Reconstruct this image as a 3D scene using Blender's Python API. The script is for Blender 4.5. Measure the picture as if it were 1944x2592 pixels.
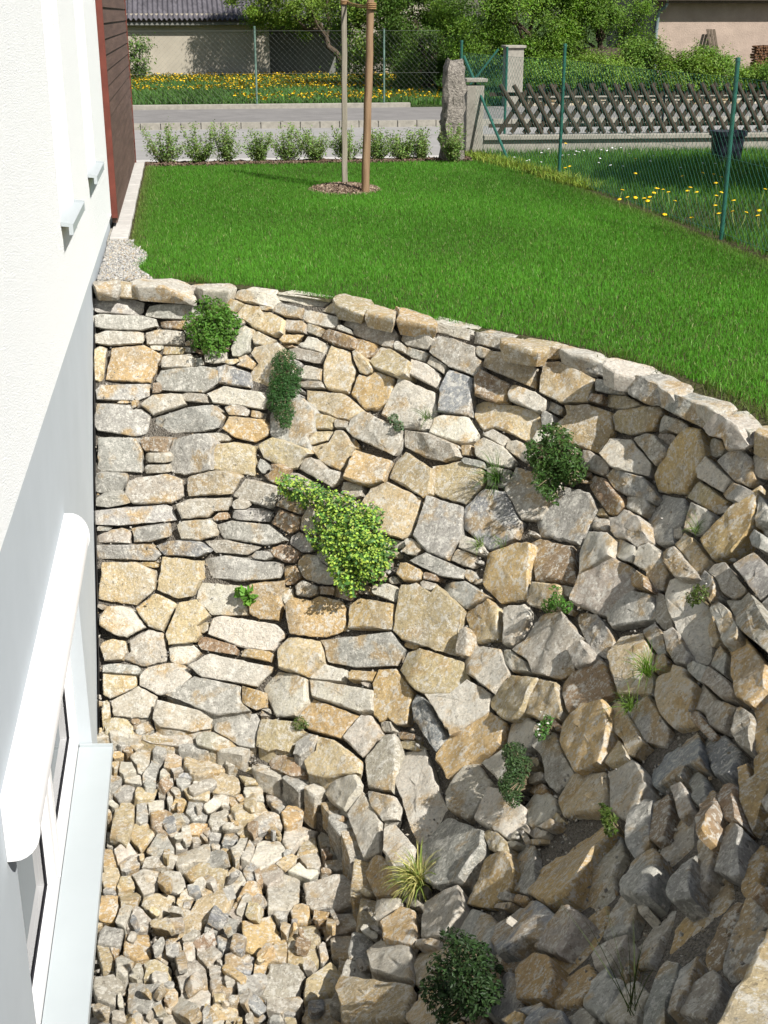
import bpy, math, random
import numpy as np
from mathutils import Vector, Matrix
from mathutils.bvhtree import BVHTree

for o in list(bpy.data.objects):
    bpy.data.objects.remove(o)
sc = bpy.context.scene
COL = sc.collection
R = math.radians

# ------------------------------------------------------------------ camera
PW, PH, FPX, HORIZON, VPX = 1944.0, 2592.0, 3244.0, 35.0, 450.0
CAM = Vector((0.755, 0.0, 2.0))
pitch = math.atan((PH / 2 - HORIZON) / FPX)
yaw = math.atan((PW / 2 - VPX) / (FPX / math.cos(pitch)))
FH = Vector((math.sin(yaw), math.cos(yaw), 0))
RT = Vector((math.cos(yaw), -math.sin(yaw), 0))
FW = FH * math.cos(pitch) - Vector((0, 0, 1)) * math.sin(pitch)
UP = FH * math.sin(pitch) + Vector((0, 0, 1)) * math.cos(pitch)
cd = bpy.data.cameras.new('camera')
cam = bpy.data.objects.new('camera', cd)
COL.objects.link(cam)
m3 = Matrix((RT, UP, -FW)).transposed()
cam.matrix_world = Matrix.Translation(CAM) @ m3.to_4x4()
cd.sensor_fit = 'VERTICAL'
cd.sensor_height = 24.0
cd.lens = FPX / PH * 24.0
cd.clip_start = 0.05
cd.clip_end = 2000
sc.camera = cam

# ------------------------------------------------------------------ light
SUN_EL = R(47)
SUN_AZ = Vector((0.58, -0.815))
SUN = Vector((SUN_AZ.x * math.cos(SUN_EL), SUN_AZ.y * math.cos(SUN_EL), math.sin(SUN_EL)))
w = bpy.data.worlds.new('World')
sc.world = w
w.use_nodes = True
wn = w.node_tree
bg = wn.nodes['Background']
sky = wn.nodes.new('ShaderNodeTexSky')
sky.sky_type = 'NISHITA'
sky.sun_disc = False
sky.sun_elevation = SUN_EL
sky.sun_rotation = math.atan2(SUN.x, SUN.y)
sky.air_density = 1.2
sky.dust_density = 1.5
wn.links.new(sky.outputs[0], bg.inputs[0])
bg.inputs[1].default_value = 0.052
sl = bpy.data.lights.new('sun', 'SUN')
sl.energy = 5.0
sl.angle = R(0.5)
sl.color = (1.0, 0.96, 0.90)
sun = bpy.data.objects.new('sun', sl)
COL.objects.link(sun)
sun.rotation_euler = (-SUN).to_track_quat('-Z', 'Y').to_euler()
sun.location = (8, -10, 15)
vs = sc.view_settings
vs.view_transform = 'Standard'
vs.look = 'None'
vs.exposure = 0.76
vs.gamma = 1.0
vs.use_curve_mapping = False

# ------------------------------------------------------------------ helpers
rng = np.random.default_rng(7)
random.seed(7)


def ray(px, py):
    return (FW * FPX + RT * (px - PW / 2) - UP * (py - PH / 2)).normalized()


def at_y(px, py, Y):
    d = ray(px, py)
    return CAM + d * (Y / d.y)


def at_z(px, py, z):
    d = ray(px, py)
    return CAM + d * ((z - CAM.z) / d.z)


FWn, RTn, UPn, CAMn = [np.array(v) for v in (FW, RT, UP, CAM)]


def project(P):
    d = P - CAMn
    z = d @ FWn
    z = np.where(z < 0.01, 0.01, z)
    return PW / 2 + FPX * (d @ RTn) / z, PH / 2 - FPX * (d @ UPn) / z


def tag(o, label=None, cat=None, group=None, kind=None):
    if label: o['label'] = label
    if cat: o['category'] = cat
    if group: o['group'] = group
    if kind: o['kind'] = kind
    return o


def empty(name, loc, label, cat, group=None):
    o = bpy.data.objects.new(name, None)
    COL.objects.link(o)
    o.location = loc
    o.empty_display_size = 0.2
    return tag(o, label, cat, group)


def link(name, me, mat=None, parent=None):
    o = bpy.data.objects.new(name, me)
    COL.objects.link(o)
    if mat is not None and len(me.materials) == 0:
        me.materials.append(mat)
    if parent is not None:
        o.parent = parent
        o.matrix_parent_inverse = Matrix.Translation(-Vector(parent.location)) if parent.parent is None else Matrix.Identity(4)
        if parent.parent is not None:
            o.matrix_parent_inverse = Matrix.Identity(4)
    return o


def np_mesh(name, V, F, smooth=False, sharp=None, col=None, seed=None):
    """V (n,3); F list of int arrays, each (m,k)"""
    me = bpy.data.meshes.new(name)
    V = np.asarray(V, dtype=np.float32)
    me.vertices.add(len(V))
    me.vertices.foreach_set('co', V.ravel())
    if not isinstance(F, list):
        F = [F]
    F = [np.asarray(f, dtype=np.int32) for f in F if len(f)]
    loops = np.concatenate([f.ravel() for f in F])
    tot = np.concatenate([np.full(len(f), f.shape[1], dtype=np.int32) for f in F])
    start = np.concatenate([[0], np.cumsum(tot)[:-1]]).astype(np.int32)
    me.loops.add(len(loops))
    me.loops.foreach_set('vertex_index', loops)
    me.polygons.add(len(tot))
    me.polygons.foreach_set('loop_start', start)
    me.polygons.foreach_set('loop_total', tot)
    if col is not None:
        a = me.color_attributes.new('Col', 'FLOAT_COLOR', 'POINT')
        c = np.ones((len(V), 4), dtype=np.float32)
        c[:, :3] = col
        a.data.foreach_set('color', c.ravel())
    if seed is not None:
        a = me.attributes.new('seed', 'FLOAT', 'POINT')
        a.data.foreach_set('value', (np.zeros(len(V)) + seed).astype(np.float32))
    me.update(calc_edges=True)
    me.polygons.foreach_set('use_smooth', np.full(len(tot), bool(smooth)))
    if smooth and sharp:
        me.set_sharp_from_angle(angle=sharp)
    me.validate()
    return me


class MB:
    """collects shapes that become one mesh object"""
    def __init__(s):
        s.v = []; s.f = []

    def add(s, verts, faces):
        b = len(s.v)
        s.v += [tuple(p) for p in verts]
        s.f += [tuple(i + b for i in f) for f in faces]
        return s

    def box(s, x0, x1, y0, y1, z0, z1):
        return s.add([(x0, y0, z0), (x1, y0, z0), (x1, y1, z0), (x0, y1, z0), (x0, y0, z1), (x1, y0, z1), (x1, y1, z1), (x0, y1, z1)],
                     [(3, 2, 1, 0), (4, 5, 6, 7), (0, 1, 5, 4), (1, 2, 6, 5), (2, 3, 7, 6), (3, 0, 4, 7)])

    def bar(s, a, b, w, t, up=(0, 0, 1)):
        a, b = Vector(a), Vector(b)
        d = (b - a).normalized()
        x = d.cross(Vector(up))
        if x.length < 1e-4: x = d.cross(Vector((0, 1, 0)))
        x = x.normalized() * (w / 2)
        y = x.cross(d).normalized() * (t / 2)
        return s.add([a - x - y, a + x - y, a + x + y, a - x + y, b - x - y, b + x - y, b + x + y, b - x + y],
                     [(3, 2, 1, 0), (4, 5, 6, 7), (0, 1, 5, 4), (1, 2, 6, 5), (2, 3, 7, 6), (3, 0, 4, 7)])

    def tube(s, pts, rad, n=8, caps=True):
        pts = [Vector(p) for p in pts]
        if not hasattr(rad, '__len__'): rad = [rad] * len(pts)
        ref = None
        V = []; F = []
        for i, p in enumerate(pts):
            d = (pts[min(i + 1, len(pts) - 1)] - pts[max(i - 1, 0)]).normalized()
            if ref is None:
                ref = d.orthogonal().normalized()
            ref = (ref - d * ref.dot(d)).normalized()
            bi = d.cross(ref)
            for k in range(n):
                a = 2 * math.pi * k / n
                V.append(p + (ref * math.cos(a) + bi * math.sin(a)) * rad[i])
        for i in range(len(pts) - 1):
            for k in range(n):
                a, b = i * n + k, i * n + (k + 1) % n
                F.append((a, b, b + n, a + n))
        if caps:
            F.append(tuple(range(n - 1, -1, -1)))
            F.append(tuple((len(pts) - 1) * n + k for k in range(n)))
        return s.add(V, F)

    def prism(s, prof, y0, y1):
        """profile of (x,z) points swept along Y"""
        n = len(prof)
        V = [(x, y0, z) for x, z in prof] + [(x, y1, z) for x, z in prof]
        F = [tuple(range(n)), tuple(range(2 * n - 1, n - 1, -1))]
        F += [((i + 1) % n, i, i + n, (i + 1) % n + n) for i in range(n)]
        return s.add(V, F)

    def mesh(s, name, smooth=False, sharp=R(35), bevel=0):
        me = bpy.data.meshes.new(name)
        me.from_pydata(s.v, [], s.f)
        if smooth:
            me.polygons.foreach_set('use_smooth', [True] * len(me.polygons))
            me.set_sharp_from_angle(angle=sharp)
        me.update()
        return me

    def build(s, name, mat, parent=None, smooth=False, bevel=0):
        o = link(name, s.mesh(name, smooth), mat, parent)
        if bevel:
            b = o.modifiers.new('bevel', 'BEVEL')
            b.width = bevel; b.segments = 2; b.limit_method = 'ANGLE'
        return o


# ------------------------------------------------------------------ materials
def mat(name, rough=0.8, spec=0.3):
    m = bpy.data.materials.new(name)
    m.use_nodes = True
    nt = m.node_tree
    b = nt.nodes['Principled BSDF']
    b.inputs['Roughness'].default_value = rough
    b.inputs['Specular IOR Level'].default_value = spec
    return m, nt, b


def nd(nt, t, **k):
    n = nt.nodes.new(t)
    for a, v in k.items():
        if a.startswith('i_'):
            n.inputs[a[2:]].default_value = v
        else:
            setattr(n, a, v)
    return n


def noise(nt, scale, detail=5, rough=0.55, vec=None, lac=2.0):
    n = nd(nt, 'ShaderNodeTexNoise')
    n.inputs['Scale'].default_value = scale
    n.inputs['Detail'].default_value = detail
    n.inputs['Roughness'].default_value = rough
    n.inputs['Lacunarity'].default_value = lac
    if vec is not None: nt.links.new(vec, n.inputs['Vector'])
    return n.outputs['Fac']


def ramp(nt, fac, stops):
    r = nd(nt, 'ShaderNodeValToRGB')
    e = r.color_ramp.elements
    while len(e) < len(stops): e.new(0.5)
    for el, (p, c) in zip(e, stops):
        el.position = p
        el.color = (*c, 1) if hasattr(c, '__len__') else (c, c, c, 1)
    nt.links.new(fac, r.inputs[0])
    return r.outputs[0]


def mix(nt, fac, a, b, mode='MIX'):
    n = nd(nt, 'ShaderNodeMix', data_type='RGBA', blend_type=mode)
    for s, v in ((n.inputs[0], fac), (n.inputs[6], a), (n.inputs[7], b)):
        if hasattr(v, 'is_linked'): nt.links.new(v, s)
        elif hasattr(v, '__len__'): s.default_value = (*v, 1)
        else: s.default_value = v
    return n.outputs[2]


def bump(nt, bsdf, h, strength, dist, prev=None):
    n = nd(nt, 'ShaderNodeBump')
    n.inputs['Strength'].default_value = strength
    n.inputs['Distance'].default_value = dist
    nt.links.new(h, n.inputs['Height'])
    if prev is not None: nt.links.new(prev, n.inputs['Normal'])
    nt.links.new(n.outputs[0], bsdf.inputs['Normal'])
    return n.outputs[0]


def pos(nt):
    return nd(nt, 'ShaderNodeNewGeometry').outputs['Position']


def plain(name, col, rough=0.7, spec=0.3, var=0.15, scale=6.0, bscale=60, bstr=0.2, bdist=0.004, metal=0.0):
    m, nt, b = mat(name, rough, spec)
    p = pos(nt)
    n1 = noise(nt, scale, 6, 0.6, p)
    c2 = tuple(max(0, c * (1 - var)) for c in col)
    c1 = tuple(min(1, c * (1 + var)) for c in col)
    nt.links.new(ramp(nt, n1, [(0.3, c2), (0.7, c1)]), b.inputs['Base Color'])
    if bstr: bump(nt, b, noise(nt, bscale, 4, 0.6, p), bstr, bdist)
    b.inputs['Metallic'].default_value = metal
    return m


def stone_material():
    m, nt, b = mat('limestone', 0.92, 0.2)
    p = pos(nt)
    sd = nd(nt, 'ShaderNodeAttribute', attribute_name='seed').outputs['Fac']
    ca = nd(nt, 'ShaderNodeAttribute', attribute_name='Col').outputs['Color']
    comb = nd(nt, 'ShaderNodeCombineXYZ')
    mul = nd(nt, 'ShaderNodeMath', operation='MULTIPLY'); mul.inputs[1].default_value = 37.0
    nt.links.new(sd, mul.inputs[0])
    nt.links.new(mul.outputs[0], comb.inputs[0]); nt.links.new(mul.outputs[0], comb.inputs[2])
    va = nd(nt, 'ShaderNodeVectorMath', operation='ADD')
    nt.links.new(p, va.inputs[0]); nt.links.new(comb.outputs[0], va.inputs[1])
    q = va.outputs[0]
    # broad tone drift inside a stone: towards ochre and towards grey
    n1 = noise(nt, 4.5, 4, 0.6, q)
    c = mix(nt, ramp(nt, n1, [(0.52, 0.0), (0.62, 0.75)]), ca, (0.43, 0.295, 0.13))
    n2b = noise(nt, 3.1, 5, 0.65, q)
    c = mix(nt, ramp(nt, n2b, [(0.50, 0.0), (0.70, 0.6)]), c, (0.33, 0.315, 0.28))
    # grain
    n3 = noise(nt, 46, 6, 0.75, q)
    c = mix(nt, 1.0, c, ramp(nt, n3, [(0.28, 0.66), (0.5, 1.0), (0.72, 1.3)]), 'MULTIPLY')
    # lime crust, pale blotches and specks
    n4 = noise(nt, 17, 6, 0.78, q)
    c = mix(nt, ramp(nt, n4, [(0.52, 0.0), (0.59, 0.75)]), c, (0.62, 0.60, 0.54))
    n5 = noise(nt, 48, 3, 0.7, q)
    c = mix(nt, ramp(nt, n5, [(0.565, 0.0), (0.63, 0.8)]), c, (0.64, 0.62, 0.555))
    # dark pits and lichen
    n6 = noise(nt, 36, 4, 0.8, q)
    c = mix(nt, ramp(nt, n6, [(0.34, 0.6), (0.42, 0.0)]), c, (0.085, 0.07, 0.05))
    nt.links.new(c, b.inputs['Base Color'])
    h = noise(nt, 15, 8, 0.76, q, 2.2)
    bump(nt, b, h, 0.85, 0.045)
    return m


def attr_leaf(name, rough=0.55, trans=0.35, spec=0.3):
    m, nt, b = mat(name, rough, spec)
    ca = nd(nt, 'ShaderNodeAttribute', attribute_name='Col').outputs['Color']
    nt.links.new(ca, b.inputs['Base Color'])
    t = nd(nt, 'ShaderNodeBsdfTranslucent')
    tc = mix(nt, 1.0, ca, (1.25, 1.25, 0.55), 'MULTIPLY')
    nt.links.new(tc, t.inputs['Color'])
    mx = nd(nt, 'ShaderNodeMixShader')
    mx.inputs[0].default_value = trans
    nt.links.new(b.outputs[0], mx.inputs[1])
    nt.links.new(t.outputs[0], mx.inputs[2])
    nt.links.new(mx.outputs[0], nt.nodes['Material Output'].inputs['Surface'])
    return m


def soil_material(name, c1, c2, scale=40):
    m, nt, b = mat(name, 0.95, 0.1)
    p = pos(nt)
    n = noise(nt, scale, 8, 0.7, p)
    v = nd(nt, 'ShaderNodeTexVoronoi'); v.inputs['Scale'].default_value = scale * 1.4
    nt.links.new(p, v.inputs['Vector'])
    c = ramp(nt, n, [(0.3, c1), (0.7, c2)])
    c = mix(nt, 0.7, c, ramp(nt, v.outputs['Distance'], [(0.0, 1.25), (0.6, 0.45)]), 'MULTIPLY')
    nt.links.new(c, b.inputs['Base Color'])
    bump(nt, b, v.outputs['Distance'], 0.8, 0.02)
    return m


M = {}
M['stone'] = stone_material()
M['leaf'] = attr_leaf('leaf')
M['grass'] = attr_leaf('grass_blade', 0.6, 0.35, 0.2)
M['gravelfill'] = soil_material('gravel_fill', (0.10, 0.088, 0.07), (0.24, 0.22, 0.19), 60)
M['soil'] = soil_material('soil', (0.045, 0.05, 0.02), (0.10, 0.085, 0.045), 30)
M['mulch'] = soil_material('bark_mulch', (0.06, 0.038, 0.024), (0.17, 0.11, 0.075), 45)
M['meadow'] = soil_material('meadow_ground', (0.03, 0.06, 0.015), (0.07, 0.11, 0.03), 20)
M['render'] = plain('white_render', (0.82, 0.835, 0.83), 0.9, 0.15, 0.05, 90, 110, 0.9, 0.012)
M['plinth'] = plain('grey_plinth', (0.395, 0.43, 0.455), 0.85, 0.2, 0.035, 2.2, 220, 0.25, 0.003)
M['joint_black'] = plain('joint_black', (0.03, 0.03, 0.03), 0.8, 0.3, 0.2, 10)
M['white'] = plain('white_plastic', (0.76, 0.765, 0.775), 0.35, 0.5, 0.01, 3, 20, 0)
M['sill'] = plain('sill_metal', (0.35, 0.385, 0.40), 0.45, 0.5, 0.03, 2, 20, 0)
M['gasket'] = plain('gasket', (0.02, 0.02, 0.025), 0.6, 0.3, 0.05, 3, 20, 0)
M['dark_room'] = plain('dark_room', (0.42, 0.44, 0.43), 0.9, 0.1, 0.1, 3, 20, 0)
M['red'] = plain('red_board', (0.115, 0.030, 0.020), 0.6, 0.3, 0.2, 8, 60, 0.2, 0.003)
M['concrete'] = plain('concrete', (0.265, 0.25, 0.215), 0.9, 0.2, 0.2, 9, 90, 0.4, 0.006)
M['pavers'] = plain('pale_pavers', (0.40, 0.385, 0.36), 0.9, 0.2, 0.12, 14, 120, 0.3, 0.004)
M['asphalt'] = plain('asphalt', (0.245, 0.238, 0.228), 0.95, 0.2, 0.10, 1.2, 150, 0.4, 0.006)
M['asphalt2'] = plain('walkway_asphalt', (0.17, 0.162, 0.155), 0.95, 0.2, 0.15, 2.0, 150, 0.4, 0.006)
M['green_metal'] = plain('green_coated_metal', (0.012, 0.085, 0.062), 0.45, 0.5, 0.2, 12, 40, 0.05)
M['old_green'] = plain('worn_green_metal', (0.09, 0.15, 0.12), 0.6, 0.4, 0.5, 14, 40, 0.2)
M['wire'] = plain('green_wire', (0.03, 0.13, 0.10), 0.35, 0.6, 0.1, 3, 20, 0)
M['wire_grey'] = plain('grey_wire', (0.10, 0.11, 0.10), 0.5, 0.5, 0.1, 3, 20, 0)
M['granite'] = plain('granite', (0.225, 0.205, 0.18), 0.9, 0.2, 0.5, 24, 40, 1.0, 0.03)
M['shed'] = plain('shed_render', (0.36, 0.325, 0.265), 0.95, 0.1, 0.10, 1.2, 40, 0.3, 0.01)
M['shed_dark'] = plain('grey_render', (0.16, 0.16, 0.15), 0.95, 0.1, 0.2, 1.5, 40, 0.3, 0.01)
M['roof'] = plain('fibre_cement_roof', (0.085, 0.08, 0.09), 0.9, 0.2, 0.35, 3, 40, 0.2)
M['plaster'] = plain('old_plaster', (0.36, 0.285, 0.235), 0.95, 0.1, 0.14, 2.4, 22, 0.6, 0.02)
M['fascia'] = plain('fascia', (0.09, 0.07, 0.05), 0.8, 0.2, 0.2, 5)
M['zinc'] = plain('zinc_pipe', (0.17, 0.22, 0.23), 0.5, 0.5, 0.15, 6, 20, 0.0)
M['fence_wood'] = plain('weathered_wood', (0.085, 0.068, 0.05), 0.9, 0.2, 0.4, 18, 60, 0.4, 0.006)
M['bin'] = plain('dark_plastic', (0.010, 0.012, 0.022), 0.5, 0.4, 0.2, 6, 20, 0)
M['bark'] = plain('bark', (0.075, 0.058, 0.042), 0.95, 0.1, 0.4, 20, 30, 0.8, 0.02)
M['twig'] = plain('twig', (0.16, 0.13, 0.08), 0.9, 0.2, 0.3, 20, 40, 0.2)
M['stake'] = None
M['rope'] = plain('coir_rope', (0.24, 0.15, 0.075), 0.95, 0.1, 0.35, 60, 200, 0.8, 0.006)
M['firewood'] = plain('firewood', (0.13, 0.07, 0.04), 0.95, 0.1, 0.5, 25, 40, 0.5, 0.01)
M['yellow'] = plain('dandelion_yellow', (0.75, 0.47, 0.01), 0.7, 0.2, 0.1, 50, 20, 0)
M['petal'] = plain('daisy_white', (0.75, 0.74, 0.76), 0.7, 0.2, 0.05, 50, 20, 0)
M['stalk'] = plain('stalk', (0.22, 0.27, 0.08), 0.7, 0.2, 0.2, 50, 20, 0)


def wood_material(name, c1, c2, axis_scale, rough=0.75):
    m, nt, b = mat(name, rough, 0.25)
    mp = nd(nt, 'ShaderNodeMapping')
    nt.links.new(pos(nt), mp.inputs['Vector'])
    mp.inputs['Scale'].default_value = axis_scale
    n = noise(nt, 1.0, 8, 0.65, mp.outputs[0])
    n2 = noise(nt, 0.25, 4, 0.6, mp.outputs[0])
    c = ramp(nt, n, [(0.3, c1), (0.68, c2)])
    c = mix(nt, ramp(nt, n2, [(0.4, 0.0), (0.65, 0.5)]), c, tuple(x * 0.6 for x in c1))
    nt.links.new(c, b.inputs['Base Color'])
    bump(nt, b, n, 0.5, 0.004)
    return m


M['clad'] = wood_material('brown_cladding', (0.07, 0.043, 0.034), (0.15, 0.096, 0.076), (60, 3, 60))
M['stake'] = wood_material('brown_pole', (0.15, 0.09, 0.05), (0.34, 0.23, 0.14), (60, 60, 3))
M['stake_grey'] = wood_material('grey_post', (0.14, 0.125, 0.095), (0.34, 0.31, 0.25), (70, 70, 3))
M['lattice'] = wood_material('lattice_wood', (0.024, 0.019, 0.014), (0.085, 0.064, 0.046), (40, 40, 15), 0.9)


def glass_material():
    m, nt, b = mat('window_glass', 0.03, 0.8)
    b.inputs['Base Color'].default_value = (0.9, 0.95, 0.94, 1)
    t = nd(nt, 'ShaderNodeBsdfTransparent'); t.inputs[0].default_value = (0.80, 0.88, 0.86, 1)
    g = nd(nt, 'ShaderNodeBsdfGlossy'); g.inputs['Roughness'].default_value = 0.02
    fr = nd(nt, 'ShaderNodeFresnel'); fr.inputs[0].default_value = 1.6
    mx = nd(nt, 'ShaderNodeMixShader')
    nt.links.new(fr.outputs[0], mx.inputs[0])
    nt.links.new(t.outputs[0], mx.inputs[1]); nt.links.new(g.outputs[0], mx.inputs[2])
    nt.links.new(mx.outputs[0], nt.nodes['Material Output'].inputs['Surface'])
    return m


M['glass'] = glass_material()

# ------------------------------------------------------------------ the pit: rim and base of the dry-stone bank
RIM = [(-0.6, 10.5), (0, 10.43), (0.55, 10.36), (1.09, 9.97), (1.72, 9.38), (2.16, 8.83), (2.63, 8.20), (3.01, 7.72), (3.34, 7.12), (3.51, 6.5),
       (3.59, 5.8), (3.51, 5.0), (3.22, 4.1), (2.76, 3.16), (2.04, 2.26), (1.2, 1.65), (0, 1.35), (-0.6, 1.3)]
BASE = [(-0.6, 7.62), (0, 7.52), (0.42, 7.40), (0.80, 7.20), (1.12, 6.92), (1.38, 6.52), (1.49, 6.0), (1.45, 5.5), (1.35, 5.08),
        (1.18, 4.72), (0.9, 4.32), (0.5, 3.98), (0, 3.75), (-0.6, 3.65)]
ZB = -2.42
ZF = -2.62


def resample(P, n):
    P = np.array(P, dtype=float)
    d = np.concatenate([[0], np.cumsum(np.linalg.norm(np.diff(P, axis=0), axis=1))])
    t = np.linspace(0, d[-1], n)
    return np.stack([np.interp(t, d, P[:, k]) for k in range(P.shape[1])], 1)


def smooth(P, it):
    for _ in range(it):
        P[1:-1] = 0.25 * P[:-2] + 0.5 * P[1:-1] + 0.25 * P[2:]
    return P


NT, NS = 121, 31
RIMS = smooth(resample(RIM, NT), 6)
BASES = smooth(resample(BASE, NT), 6)
PROF_Z = np.array([0, -.3, -.6, -1.06, -1.4, -1.76, -2.08, -2.42])
PROF_H = np.array([0, .15, .32, .52, .64, .75, .86, 1.0])


def bank_grid(inset):
    G = np.zeros((NT, NS, 3))
    zs = np.linspace(0, ZB, NS)
    # the near side is steeper, hollow near the top
    for j, z in enumerate(zs):
        h = np.interp(-z, -PROF_Z, PROF_H)
        near = np.clip((5.2 - RIMS[:, 1]) / 3.0, 0, 1)
        rgt = np.clip((RIMS[:, 0] - 1.2) / 2.0, 0, 1) * 0.45
        hh = np.clip(h, 0, 1) ** (1.0 + np.maximum(rgt, near * 0.55))
        G[:, j, :2] = RIMS * (1 - hh)[:, None] + BASES * hh[:, None]
        G[:, j, 2] = z
    if inset:
        du = np.gradient(G, axis=0); dv = np.gradient(G, axis=1)
        n = np.cross(dv, du)
        n /= np.linalg.norm(n, axis=2)[..., None]
        s = np.sign(n[..., 2])[..., None]
        G = G - n * s * inset
    return G


def grid_faces(a, b):
    i = np.arange(a * b).reshape(a, b)
    return np.stack([i[:-1, :-1], i[:-1, 1:], i[1:, 1:], i[1:, :-1]], -1).reshape(-1, 4)


BG = bank_grid(0.0)
bankV = BG.reshape(-1, 3)
bankF = grid_faces(NT, NS)
BVH = BVHTree.FromPolygons([Vector(v) for v in bankV], [tuple(int(i) for i in f) for f in bankF])


def hit(px, py):
    """point and outward normal where the sight line meets the bank"""
    d = ray(px, py)
    h = BVH.ray_cast(CAM, d)
    if h[0] is None:
        p = at_z(px, py, 0.0)
        q = BVH.find_nearest(p)
        n = q[1]
        h = (q[0], n)
    n = h[1]
    if n.z < 0: n = -n
    return h[0].copy(), n.copy()


# radial description of the rim, seen from (0, 5.6)
RC = np.array([0.0, 5.6])
_ra = np.arctan2(RIMS[:, 1] - RC[1], RIMS[:, 0] - RC[0])
_rr = np.linalg.norm(RIMS - RC, axis=1)
_o = np.argsort(_ra)
_ra, _rr = _ra[_o], _rr[_o]


def outside_rim(x, y, off):
    a = np.arctan2(y - RC[1], x - RC[0])
    r = np.hypot(x - RC[0], y - RC[1])
    return r - np.interp(a, _ra, _rr) > off


FENCE = np.array([(4.97, 20.28), (5.42, 17.6), (5.60, 16.4), (5.72, 14.2), (5.78, 11.76), (5.85, 9.4), (5.95, 7.0), (6.0, 2.0)])


def fence_x(y):
    return np.interp(y, FENCE[::-1, 1], FENCE[::-1, 0])


YE = 19.42       # garden edge at the street
# --- ground sheets
ang = np.linspace(-math.pi / 2, math.pi / 2, 181)
V = []
NR = 12
for a in ang:
    r0 = np.interp(a, _ra, _rr) + 0.10
    c, s = math.cos(a), math.sin(a)
    far = 40.0 / max(c, 1e-3)
    if s > 1e-3: far = min(far, (YE - RC[1]) / s)
    if s < -1e-3: far = min(far, (14.0 + RC[1]) / -s)
    for k in range(NR):
        t = (k / (NR - 1)) ** 1.5
        r = r0 * (1 - t) + far * t
        V.append((max(RC[0] + r * c, -0.3), RC[1] + r * s, -0.012))
lawn = link('lawn', np_mesh('lawn', V, grid_faces(len(ang), NR)), M['soil'])
tag(lawn, kind='structure')
gr = MB().add([(-1200, 19.3, -0.62), (1200, 19.3, -0.62), (1200, 1400, -0.62), (-1200, 1400, -0.62)], [(0, 1, 2, 3)])
tag(gr.build('ground', M['meadow']), kind='structure')
gb = MB().box(-0.3, 45, YE - 0.08, YE, -0.62, -0.014)
tag(gb.build('garden_edge', M['concrete']), kind='structure')

# backing of the bank (gravel fill seen in the joints)
wallE = empty('retaining_wall', (1.8, 8.9, 0), 'curved dry-stone retaining wall of tan and grey limestone around the sunken light well', 'stone wall')
BI = bank_grid(0.085)
bk = np_mesh('backing', BI.reshape(-1, 3), bankF, smooth=True)
tag(link('gravel_backing', bk, M['gravelfill'], wallE), 'grey gravel fill showing in the joints between the stones')
# floor of the pit
fx = MB()
pts = [(x, y, -2.74) for x, y in resample(BASE, 60)]
fx.add(pts + [(-0.6, 5.6, -2.74)], [(i, 60, i + 1) for i in range(59)])
skirt = [(x, y, z) for z in (ZB - 0.10, -2.75) for x, y in resample(BASE, 60)]
fx.add(skirt, [(i, i + 1, i + 61, i + 60) for i in range(59)])
pitfloor = fx.build('pit_floor', M['gravelfill'])
tag(pitfloor, kind='structure')

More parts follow.
